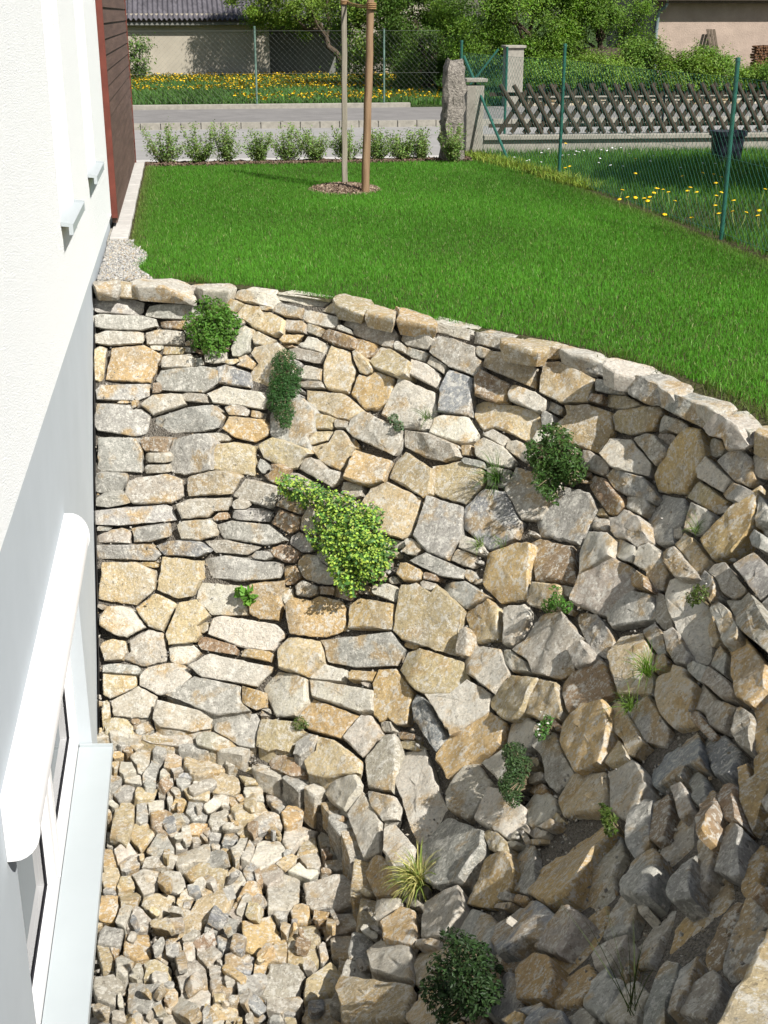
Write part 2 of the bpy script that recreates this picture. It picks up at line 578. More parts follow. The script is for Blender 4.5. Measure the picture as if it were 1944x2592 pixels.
# ------------------------------------------------------------------ stones
# every entry: centre x, centre y, length, height, tilt, tone  (2.37 units = 1 px of a 700 px tile of the survey picture)
ORG = dict(A=(0, 650), B=(600, 700), C=(1244, 700), D=(0, 1250), E=(600, 1300), F=(1244, 1300), G=(0, 1892), H=(600, 1892), I=(1244, 1892))
WALL = dict(A='''
715,290,310,100,3,g;1045,325,350,95,2,g;750,395,370,90,3,g;1040,405,170,60,0,d;1340,290,200,80,0,y;720,485,290,95,-3,w;985,480,240,100,4,t
600,635,75,220,5,y;790,645,320,210,0,o;935,545,75,35,5,w;1030,560,115,65,-3,y;1060,630,200,90,-5,t;1115,560,60,40,0,g;745,815,310,115,-2,g
935,790,55,75,0,d;1115,735,350,150,0,g;1395,720,215,125,15,b;1160,840,140,50,3,t;1420,840,350,115,8,w;735,870,95,30,0,o;800,885,35,70,0,o
955,880,270,120,-10,t;1120,985,450,150,-10,g;735,975,320,190,10,g;1420,915,160,85,8,t;1530,945,75,60,5,t;1490,1030,280,140,14,o;715,1190,280,240,2,g
915,1120,165,100,0,d;930,1205,150,60,3,t;935,1275,135,55,-3,t;1130,1180,240,240,-3,g;1310,1080,150,60,-5,t;1400,1215,300,190,12,y;655,1355,180,130,3,g
925,1395,350,170,-6,t;1280,1360,340,155,-10,y;1530,1420,250,140,15,t;680,1470,190,85,-4,g;810,1550,490,115,-2,g;1225,1505,330,130,-5,t;1440,1490,100,60,5,t
1320,1550,110,80,0,d;1500,1555,240,75,3,g;630,1635,90,40,0,g;1290,430,120,90,0,t;1280,600,110,80,0,w;1500,640,160,90,20,t''',
B='''155,190,75,40,5,w;300,200,190,85,10,g;495,255,220,80,14,w;135,255,280,150,30,y;345,290,115,80,5,t;455,310,95,80,10,t;600,370,210,90,18,d
140,365,180,100,25,y;790,320,290,130,20,t;650,320,120,40,20,g;770,420,140,130,10,d;1065,375,170,120,20,t;970,420,75,80,0,t;1315,470,290,180,25,t
1450,450,60,90,20,t;330,370,160,60,-5,o;465,405,190,90,15,w;410,475,270,75,8,t;295,415,80,25,0,d;30,380,90,200,20,w;175,530,200,300,25,y
445,575,180,100,5,t;615,555,210,260,10,y;735,520,210,80,48,y;910,505,240,150,18,y;1075,465,160,70,25,g;1195,530,150,80,30,t;1130,580,220,130,30,w
440,645,160,60,3,t;815,670,280,220,-15,o;585,760,320,150,15,y;1045,760,300,290,25,w;1300,690,210,290,5,b;1525,660,220,170,25,d;330,880,280,270,0,g
500,870,160,120,10,y;490,965,190,90,-3,y;620,880,90,50,0,t;570,1045,230,230,-15,y;265,1060,270,160,22,y;480,1165,260,110,25,t;820,930,320,170,28,t
1155,1020,350,140,25,t;1300,910,290,150,8,w;770,1140,270,210,5,o;1375,1040,75,80,0,t;1550,950,150,90,28,w;1535,1060,250,120,30,w;1410,1115,130,50,12,g
1045,1190,270,210,40,y;1320,1230,310,230,15,y;230,1175,120,120,30,d;365,1230,170,120,15,t;690,1275,130,90,15,t;920,1390,340,300,20,y;1205,1495,290,320,10,g
1520,1450,320,330,20,b;1560,1200,150,130,0,t;300,1480,170,120,25,d;320,1360,140,100,20,d;440,1480,120,200,20,t;390,1590,170,110,25,g;560,1380,200,160,15,t;650,1500,190,170,20,t''',
C='''120,560,360,150,28,y;435,640,310,230,18,y;700,660,200,90,15,g;620,725,110,60,10,d;775,750,200,85,8,y;200,720,240,120,25,w;380,790,130,70,25,g
90,855,370,200,10,y;330,850,90,110,0,g;555,890,340,260,25,o;860,865,300,150,-12,y;1075,890,200,110,8,g;1050,965,110,80,25,t;320,970,160,90,15,w
790,1075,310,200,28,w;950,1020,220,120,45,t;1130,1120,430,210,-57,o;1350,1010,100,150,15,t;1470,1145,230,190,35,g;1610,1130,130,140,20,t;180,1050,200,90,28,w
275,1020,100,50,25,d;620,1110,200,110,25,t;820,1240,290,130,20,g;1330,1190,260,130,38,w;1450,1290,140,140,30,g;1290,1330,250,140,30,y;240,1300,280,300,15,t
450,1430,290,330,10,g;690,1320,290,110,52,d;860,1360,130,130,20,t;820,1500,230,190,40,w;1040,1450,270,280,20,g;1230,1440,190,220,15,w;1390,1400,130,80,-20,t
1440,1470,480,220,-48,o;1620,1390,100,230,5,g;1600,1560,120,110,0,g;650,1480,110,90,20,t;1110,1530,80,110,0,t''',
D='''690,255,200,95,-3,t;885,240,195,115,-5,g;1175,215,215,120,-3,t;1500,230,450,120,8,g;770,350,360,100,3,g;1080,330,330,90,3,b;895,425,130,40,8,o
1390,320,320,80,5,t;1560,370,110,60,10,g;1430,450,460,150,2,g;770,540,340,260,8,y;1060,500,270,250,8,y;930,700,240,220,25,y;740,770,260,190,30,w
1120,790,340,200,-65,y;1330,630,310,200,10,w;1590,640,190,260,0,o;870,930,270,230,5,t;700,930,180,140,-20,y;1100,940,180,150,-15,w;1210,800,90,80,-20,y
1470,840,420,190,12,w;1300,910,290,80,10,d;1540,960,200,80,8,o;735,1050,230,70,0,g;1000,1110,310,190,10,w;1390,1060,490,160,5,w;715,1140,200,170,-10,y
1240,1210,450,220,8,g;795,1250,260,190,8,t;635,1300,60,130,0,y;1515,1220,210,130,18,o;1100,1330,350,170,10,t;710,1400,170,120,5,y;810,1360,75,60,0,d
865,1405,110,80,-15,g;1430,1400,290,190,15,g;1590,1310,80,60,0,t;1010,1470,300,80,8,t;1290,1480,240,110,15,t''',
E='''285,235,160,110,25,d;485,345,260,150,28,g;560,290,180,110,25,g;330,370,100,120,0,d;410,460,150,110,20,t;540,460,120,70,10,d;640,470,130,100,15,d
890,465,170,90,22,w;1030,350,150,110,10,o;1160,375,110,60,8,d;1140,435,110,70,8,t;1190,315,320,110,22,g;1350,480,310,150,25,g;1360,265,150,90,20,t
1390,180,140,90,15,w;1050,200,120,100,20,w;480,615,340,250,2,o;790,610,290,220,-5,o;1150,630,390,400,15,y;1480,650,230,250,-30,y;1345,760,80,200,5,t
365,850,290,230,-10,y;750,815,490,220,-3,g;1050,790,110,60,20,o;540,945,240,110,0,w;755,970,210,70,3,o;285,1070,280,300,-20,w;630,1090,440,150,10,w
930,1090,220,310,5,o;1170,950,390,260,20,y;1490,910,260,230,35,w;545,1200,310,230,15,o;1320,1160,390,260,-25,w;1135,1250,330,130,60,b;750,1330,210,230,-35,w
895,1275,80,80,0,t;860,1490,210,340,5,t;1400,1360,450,230,-40,o;240,1330,290,200,12,y;400,1390,180,120,-20,g;550,1470,340,220,15,y;290,1500,200,120,20,d
170,1190,90,60,-5,t;1570,1500,150,200,-45,w;760,280,200,120,20,d''',
F='''110,350,280,350,8,o;360,290,300,250,-5,d;600,230,200,300,20,w;790,210,150,130,40,w;1190,230,230,140,55,y;670,440,330,340,10,t;950,320,300,170,60,w
1100,290,230,140,50,t;880,390,120,120,10,d;310,490,200,190,10,y;440,460,130,60,10,t;820,570,280,230,-20,g;1005,580,240,120,70,t;140,650,210,250,15,w
320,780,360,380,15,t;620,700,300,160,55,g;510,840,140,180,-30,t;140,895,220,110,28,w;830,850,240,400,5,y;960,720,200,120,50,g;1110,790,230,140,65,t
1190,640,570,210,72,w;1290,420,90,170,10,g;1400,390,270,130,48,t;1580,370,270,170,55,g;1560,640,420,190,58,t;1400,650,230,130,80,w;1320,720,220,80,80,y
1370,880,130,190,20,g;1540,920,460,230,70,o;1010,890,110,120,-10,o;130,1090,330,190,-45,y;290,1100,230,260,-10,y;550,1030,330,230,-30,d;1090,1080,240,370,10,y
1220,930,110,120,30,g;1340,1010,230,120,55,t;550,1320,440,270,-60,o;780,1290,370,140,58,y;920,1220,350,160,60,g;1310,1170,320,210,45,t;1240,1230,230,100,60,d
1510,1270,150,200,20,t;1620,1250,130,400,10,o;350,1460,380,150,72,t;180,1310,150,210,20,w;1110,1450,430,360,-45,b;1370,1440,330,200,50,b;1530,1560,150,200,0,o;740,1400,180,200,20,y''',
H='''1090,300,600,270,72,w;1370,250,330,200,-60,t;640,250,210,210,30,w;770,450,420,180,75,w;840,340,220,180,20,w;950,590,310,190,48,w;1250,610,420,330,-50,g
1560,380,220,260,-60,w;1540,560,130,100,60,y;850,770,280,170,70,o;890,950,170,170,0,w;970,1050,240,210,5,o;1200,980,380,220,-45,t;1490,800,380,210,-50,o
1390,1110,300,190,-75,g;905,1280,250,250,0,w;1170,1300,270,250,-20,y;830,1500,400,300,-10,y;1130,1500,380,240,-45,y;1130,1160,150,60,0,w''',
I='''550,275,300,260,-8,y;280,370,210,130,-50,w;790,220,330,220,-65,w;470,680,600,330,-60,o;205,730,170,260,0,g;640,760,540,230,-62,t;870,470,360,130,-75,g
1010,400,320,130,-75,d;1130,290,260,110,75,t;1225,210,240,110,75,g;880,740,330,200,-50,g;1110,590,560,130,-62,t;1280,380,280,120,-72,d;1410,290,240,120,80,d
1560,200,420,180,-70,o;1550,500,540,110,-80,t;1420,620,320,150,-75,g;1270,620,440,100,-68,t;1100,830,430,140,-60,g;990,1060,640,190,-68,t;1260,1000,600,240,-52,o
1560,720,380,130,-65,o;1590,850,160,90,-45,d;1390,1130,540,120,-62,d;1540,1100,640,200,-58,g;170,1050,400,190,-38,b;390,1080,420,120,-52,t;530,1150,480,190,-52,o
760,1040,330,130,-65,g;700,1200,320,120,-60,t;240,1360,330,170,-58,o;150,1230,230,90,-45,d;440,1480,480,160,-45,o;650,1440,350,150,-60,g;760,1300,240,110,-55,b
800,1540,330,180,-40,t;1010,1480,420,130,-62,g;1130,1400,370,110,-58,g;1250,1480,380,140,-60,t;310,1590,300,150,0,b;530,1610,180,130,-10,t;80,1500,280,110,-65,g;130,1620,200,80,-20,o''')
COPING = dict(A='790,215,430,110,8,y;1190,220,360,110,-2,w', B='''110,125,250,100,8,w;385,140,310,80,8,w;630,200,260,90,8,y;805,240,250,80,22,w;990,260,250,90,18,w;1265,320,330,100,16,w
1520,385,230,95,12,t;1640,420,80,90,5,y''', C='255,440,320,100,10,y;570,530,310,110,20,g;760,580,130,70,20,t;915,680,210,170,25,g;1170,800,300,150,22,g;1400,940,230,180,40,w;1580,970,220,120,32,y')
TOPS = dict(A='640,145,150,55,0,t;990,160,340,60,5,w;1290,175,220,55,5,w', B='700,150,220,60,8,y;880,205,200,50,10,y;1060,240,240,60,12,o', C='200,395,260,50,8,y;560,455,260,50,12,w;860,555,330,60,10,w;1090,650,230,70,20,w;1320,755,280,80,22,w;1530,860,190,70,25,w;1640,925,140,60,25,y')
FLOOR = dict(G='''760,120,120,90,10,w;860,75,120,130,-30,t;920,110,200,80,-65,g;960,15,90,60,0,g;1040,70,130,80,-8,w;1075,10,190,40,5,t;1220,80,250,150,-10,y;1410,65,140,90,-5,t
1080,125,110,60,0,g;1130,165,110,50,10,b;690,190,130,90,-60,g;790,185,130,70,10,w;750,270,150,120,-20,g;870,275,170,80,5,y;1000,205,80,60,0,t;900,215,70,50,10,g;1190,195,100,80,15,w
1350,210,240,140,5,y;1185,270,180,90,5,y;1320,300,130,80,10,w;1020,290,110,60,70,w;1075,330,100,100,5,o;740,410,240,120,-70,y;850,380,140,80,75,g;930,340,110,80,0,w;970,430,140,130,10,d
1095,415,100,80,20,g;1185,370,150,110,20,g;1325,430,140,120,-10,t;1260,350,90,50,10,w;1440,300,70,60,0,o;1170,490,160,80,-10,o;850,520,170,160,-20,y;680,550,90,100,5,w;750,620,140,140,-10,w
970,580,170,130,15,g;1085,550,150,110,60,w;1290,530,90,80,0,g;1380,550,110,80,0,b;1235,500,60,50,0,g;655,660,110,80,70,o;1170,640,240,130,-15,t;1350,640,90,80,20,o;1450,600,150,100,-45,w
1290,590,70,40,0,g;790,690,150,90,-15,g;940,690,200,90,-10,t;660,770,110,120,0,y;760,820,120,110,0,y;890,790,170,160,-30,t;1210,770,240,230,-60,y;1040,800,200,130,10,w;1395,790,150,130,-30,w
1500,740,90,90,10,b;1130,870,100,80,-10,y;660,860,90,50,5,g;655,960,180,110,-80,o;780,900,150,80,-10,y;745,980,170,80,-70,w;945,940,210,150,-10,y;1135,945,85,80,10,g;840,1030,140,170,20,t
1150,1010,500,150,-30,y;1440,950,90,80,10,o;1330,1060,210,90,-8,g;1430,1000,120,60,-5,t;665,1130,140,130,10,g;830,1190,200,170,-5,o;970,1235,180,90,55,t;1370,1160,150,140,20,b
1430,1290,190,130,8,b;1060,1240,160,80,-75,t;1130,1220,150,90,-80,w;1240,1210,150,170,-30,t;640,1260,180,90,70,y;750,1290,130,130,-10,w;825,1340,110,80,-50,t;935,1330,180,130,10,y
1150,1370,180,180,-10,t;1290,1330,100,60,-20,t;660,1440,170,190,-20,t;860,1510,230,240,0,g;1400,1410,280,110,3,t;1160,1520,210,150,-20,w;1030,1530,170,100,80,y;720,1500,130,50,80,w
1320,1500,90,70,0,y;1450,1505,170,60,0,g;620,1590,140,110,70,y;700,1610,120,90,0,t;1310,1590,230,120,-5,y;1490,1590,80,120,0,t;1130,1630,80,60,0,o;690,100,70,60,0,y;700,40,90,60,0,o''',
H='''110,150,240,160,0,y;320,250,360,170,10,t;100,260,140,110,10,w;580,370,170,75,-80,y;340,395,150,90,-10,o;175,430,190,110,10,t;70,370,200,100,-10,y;400,500,250,160,-35,w;470,390,120,90,0,w
540,530,140,130,-30,t;620,560,120,70,80,t;655,610,110,65,-80,b;420,580,150,120,-20,y;60,480,130,110,0,y;130,505,100,70,-15,t;180,630,190,130,-30,w;50,610,120,130,-20,w;300,690,140,80,-10,y
440,680,150,130,-30,t;400,740,190,90,20,w;620,700,210,90,5,t;700,780,120,80,60,d;205,770,150,130,-25,t;540,735,80,40,0,d;80,900,170,210,10,o;285,870,250,200,-30,t;550,870,340,220,0,t
385,990,150,150,10,o;500,1000,130,80,0,d;620,1040,260,140,-20,t;265,1000,100,80,-10,g;290,1070,80,90,20,w;135,1110,240,240,5,o;410,1170,200,250,0,y;640,1190,200,200,5,w;245,1210,130,140,10,o
650,1320,130,110,15,w;515,1220,150,60,75,w;145,1320,100,110,0,o;260,1390,280,200,0,t;430,1300,90,100,10,t;520,1400,280,200,-35,y;490,1570,260,170,-45,w;280,1540,220,90,-5,t;60,1430,130,100,5,t
60,1510,130,60,0,g;330,1580,110,60,10,g;130,1620,140,110,10,b;320,1640,100,60,0,y;60,1590,80,60,0,t;40,30,120,60,0,t;160,60,120,60,8,w;690,960,90,80,0,t''')
TONE = dict(y=(.41, .335, .205), o=(.42, .305, .155), g=(.30, .292, .262), w=(.46, .43, .36), b=(.235, .243, .245), t=(.345, .312, .255), d=(.26, .185, .115))
SC = 700 / 1659.0


def parse(D, kind):
    out = []
    for k, s in D.items():
        ox, oy = ORG[k]
        for e in s.replace('\n', ';').split(';'):
            e = e.strip()
            if not e: continue
            q = e.split(',')
            x, y, a, b, t = [float(v) for v in q[:5]]
            out.append([ox + x * SC, oy + y * SC, a * SC / 2, b * SC / 2 * (0.84 if kind == 'K' else 1.0), R(t), q[5], kind])
    return out


sites = parse(WALL, 'W') + parse(COPING, 'K') + parse(TOPS, 'T') + parse(FLOOR, 'F')


def sdist(S, P):
    """superelliptic distance of points P (...,2) to site S"""
    dx, dy = P[..., 0] - S[0], P[..., 1] - S[1]
    c, s = math.cos(S[4]), math.sin(S[4])
    u, v = np.abs(dx * c + dy * s) / S[2], np.abs(-dx * s + dy * c) / S[3]
    return (u ** 4 + v ** 4) ** 0.25


# chinking: small stones wherever the large ones leave a hole
SA = np.array([s[:5] for s in sites])
rim_px = [project(np.array([x, y, 0.0])) for x, y in RIMS[6:]]
rp = [p for p in rim_px if p[0] < 2300]
rpx = np.array([p[0] for p in rp]); rpy = np.array([p[1] for p in rp])
nmain = len(sites)


def dmin(pt, arr, extra):
    d = np.abs(arr[:, :2] - pt)
    near = np.where((d[:, 0] < 130) & (d[:, 1] < 130))[0]
    best = 9
    for i in near:
        best = min(best, float(sdist(arr[i], np.array(pt))))
    for e in extra:
        if abs(e[0] - pt[0]) < 60 and abs(e[1] - pt[1]) < 60:
            best = min(best, float(sdist(e, np.array(pt))))
    return best


base_px = [project(np.array([x, y, ZB])) for x, y in BASES]
bpx = np.array([p[0] for p in base_px]); bpy_ = np.array([p[1] for p in base_px])
kf = np.argmax(bpx)


def on_floor(x, y):
    # inside the curb line, in the picture plane of the survey
    e = np.interp(y, bpy_[:kf + 60], bpx[:kf + 60]) if False else None
    p = at_z(x, y, ZB)
    a = math.atan2(p.y - 5.6, p.x); r = math.hypot(p.x, p.y - 5.6)
    return r < np.interp(a, _ba, _br)


_ba = np.arctan2(BASES[:, 1] - 5.6, BASES[:, 0]); _br = np.hypot(BASES[:, 0], BASES[:, 1] - 5.6)
_o2 = np.argsort(_ba); _ba, _br = _ba[_o2], _br[_o2]
extra = []
for _ in range(14000):
    x = rng.uniform(248, 1990); y = rng.uniform(745, 2660)
    if y < np.interp(x, rpx[:60], rpy[:60]) + 45 or (x > 1935 and y < 1230): continue
    fl = on_floor(x, y)
    rr = rng.uniform(9, 17) if fl else rng.uniform(6, 17)
    if (x > 1944 or y > 2592): rr = rng.uniform(28, 48)
    d = dmin((x, y), SA, extra)
    if d > (1.16 if fl else 1.25):
        a, b = rr * rng.uniform(1.0, 1.6), rr * rng.uniform(0.6, 1.0)
        extra.append([x, y, a, b, R(rng.uniform(-40, 60)), 'tgywdtg'[rng.integers(7)], 'f' if fl else 's'])
sites += extra
for _ in range(110):      # loose chips lying on the rubble
    x, y = rng.uniform(265, 900), rng.uniform(1900, 2600)
    p = at_z(x, y, ZF)
    if p.x < 0.24 or math.hypot(p.x, p.y - 5.6) > np.interp(math.atan2(p.y - 5.6, p.x), _ba, _br) - 0.09: continue
    rr = rng.uniform(7, 20)
    sites.append([x, y, rr * rng.uniform(1, 1.7), rr * rng.uniform(.6, 1), R(rng.uniform(-90, 90)), 'tgywdbow'[rng.integers(8)], 'c'])
SA = np.array([s[:5] for s in sites])
KD = 56
dirs = np.stack([np.cos(np.arange(KD) * 2 * math.pi / KD), np.sin(np.arange(KD) * 2 * math.pi / KD)], 1)
group_of = {'W': 0, 's': 0, 'K': 0, 'T': 1, 'F': 2, 'f': 2, 'c': 3}
grp = np.array([group_of[s[6]] for s in sites])


def cell(i):
    S = SA[i]
    ext = max(S[2], S[3]) * 1.6
    c, s = math.cos(S[4]), math.sin(S[4])
    rs = np.linspace(0.02, 1, 44) * ext
    P = S[:2] + dirs[:, None, :] * rs[None, :, None]
    lim = {'W': 1.19, 'K': 1.16, 'T': 1.25, 'F': 1.2}.get(sites[i][6], 1.3)
    d = sdist(S, P)
    ok = d < lim
    reach = np.maximum(SA[:, 2], SA[:, 3]) * 1.3 + ext
    nb = np.where((np.hypot(SA[:, 0] - S[0], SA[:, 1] - S[1]) < reach) & (grp == grp[i]))[0]
    for j in nb:
        if j != i and grp[i] != 3:
            ok &= d < sdist(SA[j], P) * (1.02 if grp[i] == 2 else 1.04)
    first = np.argmin(np.concatenate([ok, np.zeros((KD, 1), bool)], 1), axis=1)
    r = np.where(first > 0, rs[np.clip(first - 1, 0, 43)], rs[0])
    r = np.minimum(r, 1.6 * np.minimum(np.roll(r, 1), np.roll(r, -1)))
    return S[:2] + dirs * r[:, None]


def simplify(P, tol):
    """closed polygon, keeps the corners"""
    n = len(P)
    a = int(np.argmax(np.linalg.norm(P - P.mean(0), axis=1)))
    Q = np.roll(P, -a, axis=0)
    b = int(np.argmax(np.linalg.norm(Q - Q[0], axis=1)))

    def dp(L):
        if len(L) < 3: return [L[0]]
        p, q = L[0], L[-1]
        e = q - p
        l = np.linalg.norm(e) + 1e-9
        dd = np.abs(e[0] * (L[:, 1] - p[1]) - e[1] * (L[:, 0] - p[0])) / l
        k = int(np.argmax(dd))
        if dd[k] < tol: return [p]
        return dp(L[:k + 1]) + dp(L[k:])
    return np.array(dp(Q[:b + 1]) + dp(np.concatenate([Q[b:], Q[:1]])))


def stone_geo(poly, O, U, Vv, N, ext, seed, rough=1.0, M_=30, small=False):
    """poly (k,2) outline in the plane O+U,V; N outward; ext vector to the back"""
    r_ = np.random.default_rng(seed)
    c0 = poly.mean(0)
    poly = poly - c0
    O = O + U * c0[0] + Vv * c0[1]
    nxt = np.roll(poly, -1, axis=0)
    L = np.concatenate([[0], np.cumsum(np.linalg.norm(nxt - poly, axis=1))])
    Pc = np.concatenate([poly, poly[:1]])
    # every corner keeps a vertex of its own
    seg = np.diff(L)
    cnt = np.maximum(1, np.round(seg / L[-1] * M_)).astype(int)
    t = np.concatenate([L[k] + seg[k] * np.arange(cnt[k]) / cnt[k] for k in range(len(seg))])
    M_ = len(t)
    out = np.stack([np.interp(t, L, Pc[:, k]) for k in (0, 1)], 1)
    # slightly rounded corners, then chipped edges
    out = 0.04 * np.roll(out, 1, 0) + 0.92 * out + 0.04 * np.roll(out, -1, 0)
    rad = np.linalg.norm(out, axis=1)
    size = rad.mean()
    out *= (1 + r_.normal(0, 0.016, M_))[:, None]
    rad = np.linalg.norm(out, axis=1)
    e = min(0.09 * size, 0.011) * r_.uniform(0.6, 1.5)
    K = 9
    fr = r_.uniform(1.2, 9.0, K) / size * 0.9
    fa = r_.uniform(0, 2 * math.pi, K); fp = r_.uniform(0, 6.28, K)
    am = 0.085 * size * (1.2 / (fr * size)) ** 1.0
    am *= rough

    def und(p):
        h = np.zeros(len(p))
        for k in range(K):
            h += am[k] * 0.32 * np.sin(fr[k] * (p[:, 0] * math.cos(fa[k]) + p[:, 1] * math.sin(fa[k])) * 2.2 + fp[k])
        return h
    chips = [(r_.uniform(0, 6.28), r_.uniform(0.45, 0.95), r_.uniform(0.15, 0.55)) for _ in range(r_.integers(1, 4))]
    tilt = r_.normal(0, 0.07, 2)

    def height(p):
        h = p @ tilt + und(p)
        for a, c, sl_ in chips:
            h = np.minimum(h, und(p) * 0.5 + (c * size - (p[:, 0] * math.cos(a) + p[:, 1] * math.sin(a))) * sl_ + 0.2 * size * 0.2)
        return h
    rings = []
    jit = r_.normal(0, 0.10 * e, (8, M_))
    edge_h = np.minimum(height(out * 0.9), 0.05)

    def ring(sc_, zoff, k, back=False):
        p = out * (sc_[:, None] if hasattr(sc_, '__len__') else sc_)
        z = edge_h + zoff + jit[k] if not back else zoff
        return p, z
    ins = np.clip(1 - e / np.maximum(rad, 1e-3), 0.5, 1)
    ins2 = np.clip(1 - 0.35 * e / np.maximum(rad, 1e-3), 0.6, 1)
    W3 = []
    pb = out * 0.82
    W3.append(O + np.outer(pb[:, 0], U) + np.outer(pb[:, 1], Vv) + ext)
    def put(p, z):
        W3.append(O + np.outer(p[:, 0], U) + np.outer(p[:, 1], Vv) + np.outer(z, N))
    pm = out * (1.0 + r_.normal(0, 0.012, M_))[:, None]
    put(pm * 0.985, edge_h - e * 3.2 + r_.normal(0, 0.004, M_))
    put(out, edge_h - e * 1.15 + jit[1])
    put(out * ins2[:, None], edge_h - e * 0.42 + jit[2])
    p = out * ins[:, None]; put(p, 0.5 * (edge_h + height(p)) + jit[3] * 0.6)
    for s_ in ((0.74, 0.5, 0.26) if not small else (0.6,)):
        p = out * np.minimum(s_, ins)[:, None]
        p = p + r_.normal(0, 0.012 * size, p.shape)
        put(p, height(p) + r_.normal(0, 0.004 * size, M_))
    nr = len(W3)
    Vx = np.concatenate(W3 + [(O + N * float(height(np.zeros((1, 2)))[0]))[None]])
    idx = np.arange(nr * M_).reshape(nr, M_)
    nx = np.roll(idx, -1, axis=1)
    quads = np.stack([idx[:-1], nx[:-1], nx[1:], idx[1:]], -1).reshape(-1, 4)
    tris = np.stack([idx[-1], nx[-1], np.full(M_, nr * M_)], -1)
    back = np.arange(M_ - 1, -1, -1)[None]
    return Vx, [quads, tris, back]


def stone_plane(s):
    """origin, normal and backward direction for one site"""
    x, y, kind = s[0], s[1], s[6]
    if kind == 'c':
        O = at_z(x, y, ZF + float(np.interp(y, [1880, 2100], [0.14, 0.0])) + rng.uniform(0.02, 0.05))
        n = Vector((rng.normal(0, 0.3), rng.normal(-0.05, 0.3), 1)).normalized()
        return O, n, -n * 0.06
    if kind in 'Ff':
        O = at_z(x, y, ZF + float(np.interp(y, [1880, 2100], [0.14, 0.0])) + rng.uniform(-0.03, 0.035))
        n = Vector((rng.normal(0, 0.14), rng.normal(-0.05, 0.14), 1)).normalized()
        return O, n, -n * 0.12
    if kind == 'T':
        O = at_z(x, y, rng.uniform(0.022, 0.038))
        n = Vector((rng.normal(0, 0.04), rng.normal(0, 0.04), 1)).normalized()
        return O, n, -n * 0.12
    P, n = hit(x, y)
    hz = Vector((n.x, n.y, 0)).normalized()
    if kind == 'K':
        p0 = at_z(x, y, -0.03)
        n2 = (hz * 0.90 + Vector((0, 0, 0.42))).normalized()
        q = BVH.find_nearest(p0)[0]
        return p0, n2, -hz * 0.14
    # courses near the house stand steeper than the bank, the rest lies flush with it
    st = np.interp(x, [250, 620, 900, 1944], [0.55, 0.42, 0.15, 0.12]) * np.interp(y, [700, 1400, 1700], [1.0, 1.0, 0.15])
    nn = (n * (1 - st) + hz * st)
    nn += Vector(rng.normal(0, 0.105, 3)) * float(np.clip(42 / math.sqrt(s[2] * s[3]), 0.35, 1.0)) * (1.0 if kind == 'W' else 2.0) * (0.55 if x > 1450 and y > 1650 else 1.0)
    nn.normalize()
    d = ray(x, y)
    if nn.dot(-d) < 0.16: nn = (nn - d * 0.12).normalized()
    size = math.sqrt(s[2] * s[3])
    out = rng.uniform(-0.04, 0.035) if kind == 'W' else rng.uniform(-0.045, -0.01)
    if max(s[2], s[3]) > 100 and x > 1300 and y > 1700: out -= 0.055      # the longest slabs lie deepest in the bank
    rw = max(s[2], s[3]) * (P - CAM).length / FPX
    O = P + n * (out + 0.5 * rw * rw / 1.6 * float(np.interp(x, [700, 1100], [0.3, 1.0])))      # flat stones bridge the hollow of the bank
    back = (-nn * (1 - st) - hz * st).normalized()
    a_ = math.atan2(P.y - 5.6, P.x)
    if kind == 'W' and math.hypot(P.x, P.y - 5.6) < np.interp(a_, _ba, _br) + 0.26:
        return O + n * 0.02, nn, Vector((0, 0, -0.27))      # the curb: blocks with upright inner faces
    return O, nn, back * 0.22


def proj_poly(poly, O, n):
    """sight-line positions of an outline on the plane of its stone"""
    dn = []
    U = Vector((0, 0, 1)).cross(n)
    if U.length < 0.2: U = RT - n * RT.dot(n)
    U.normalize()
    Vv = n.cross(U)
    pts = []
    for x, y in poly:
        d = ray(x, y)
        den = d.dot(n)
        if abs(den) < 0.06: den = -0.06
        t = (O - CAM).dot(n) / den
        q = CAM + d * t - O
        pts.append((q.dot(U), q.dot(Vv)))
    return np.array(pts), U, Vv


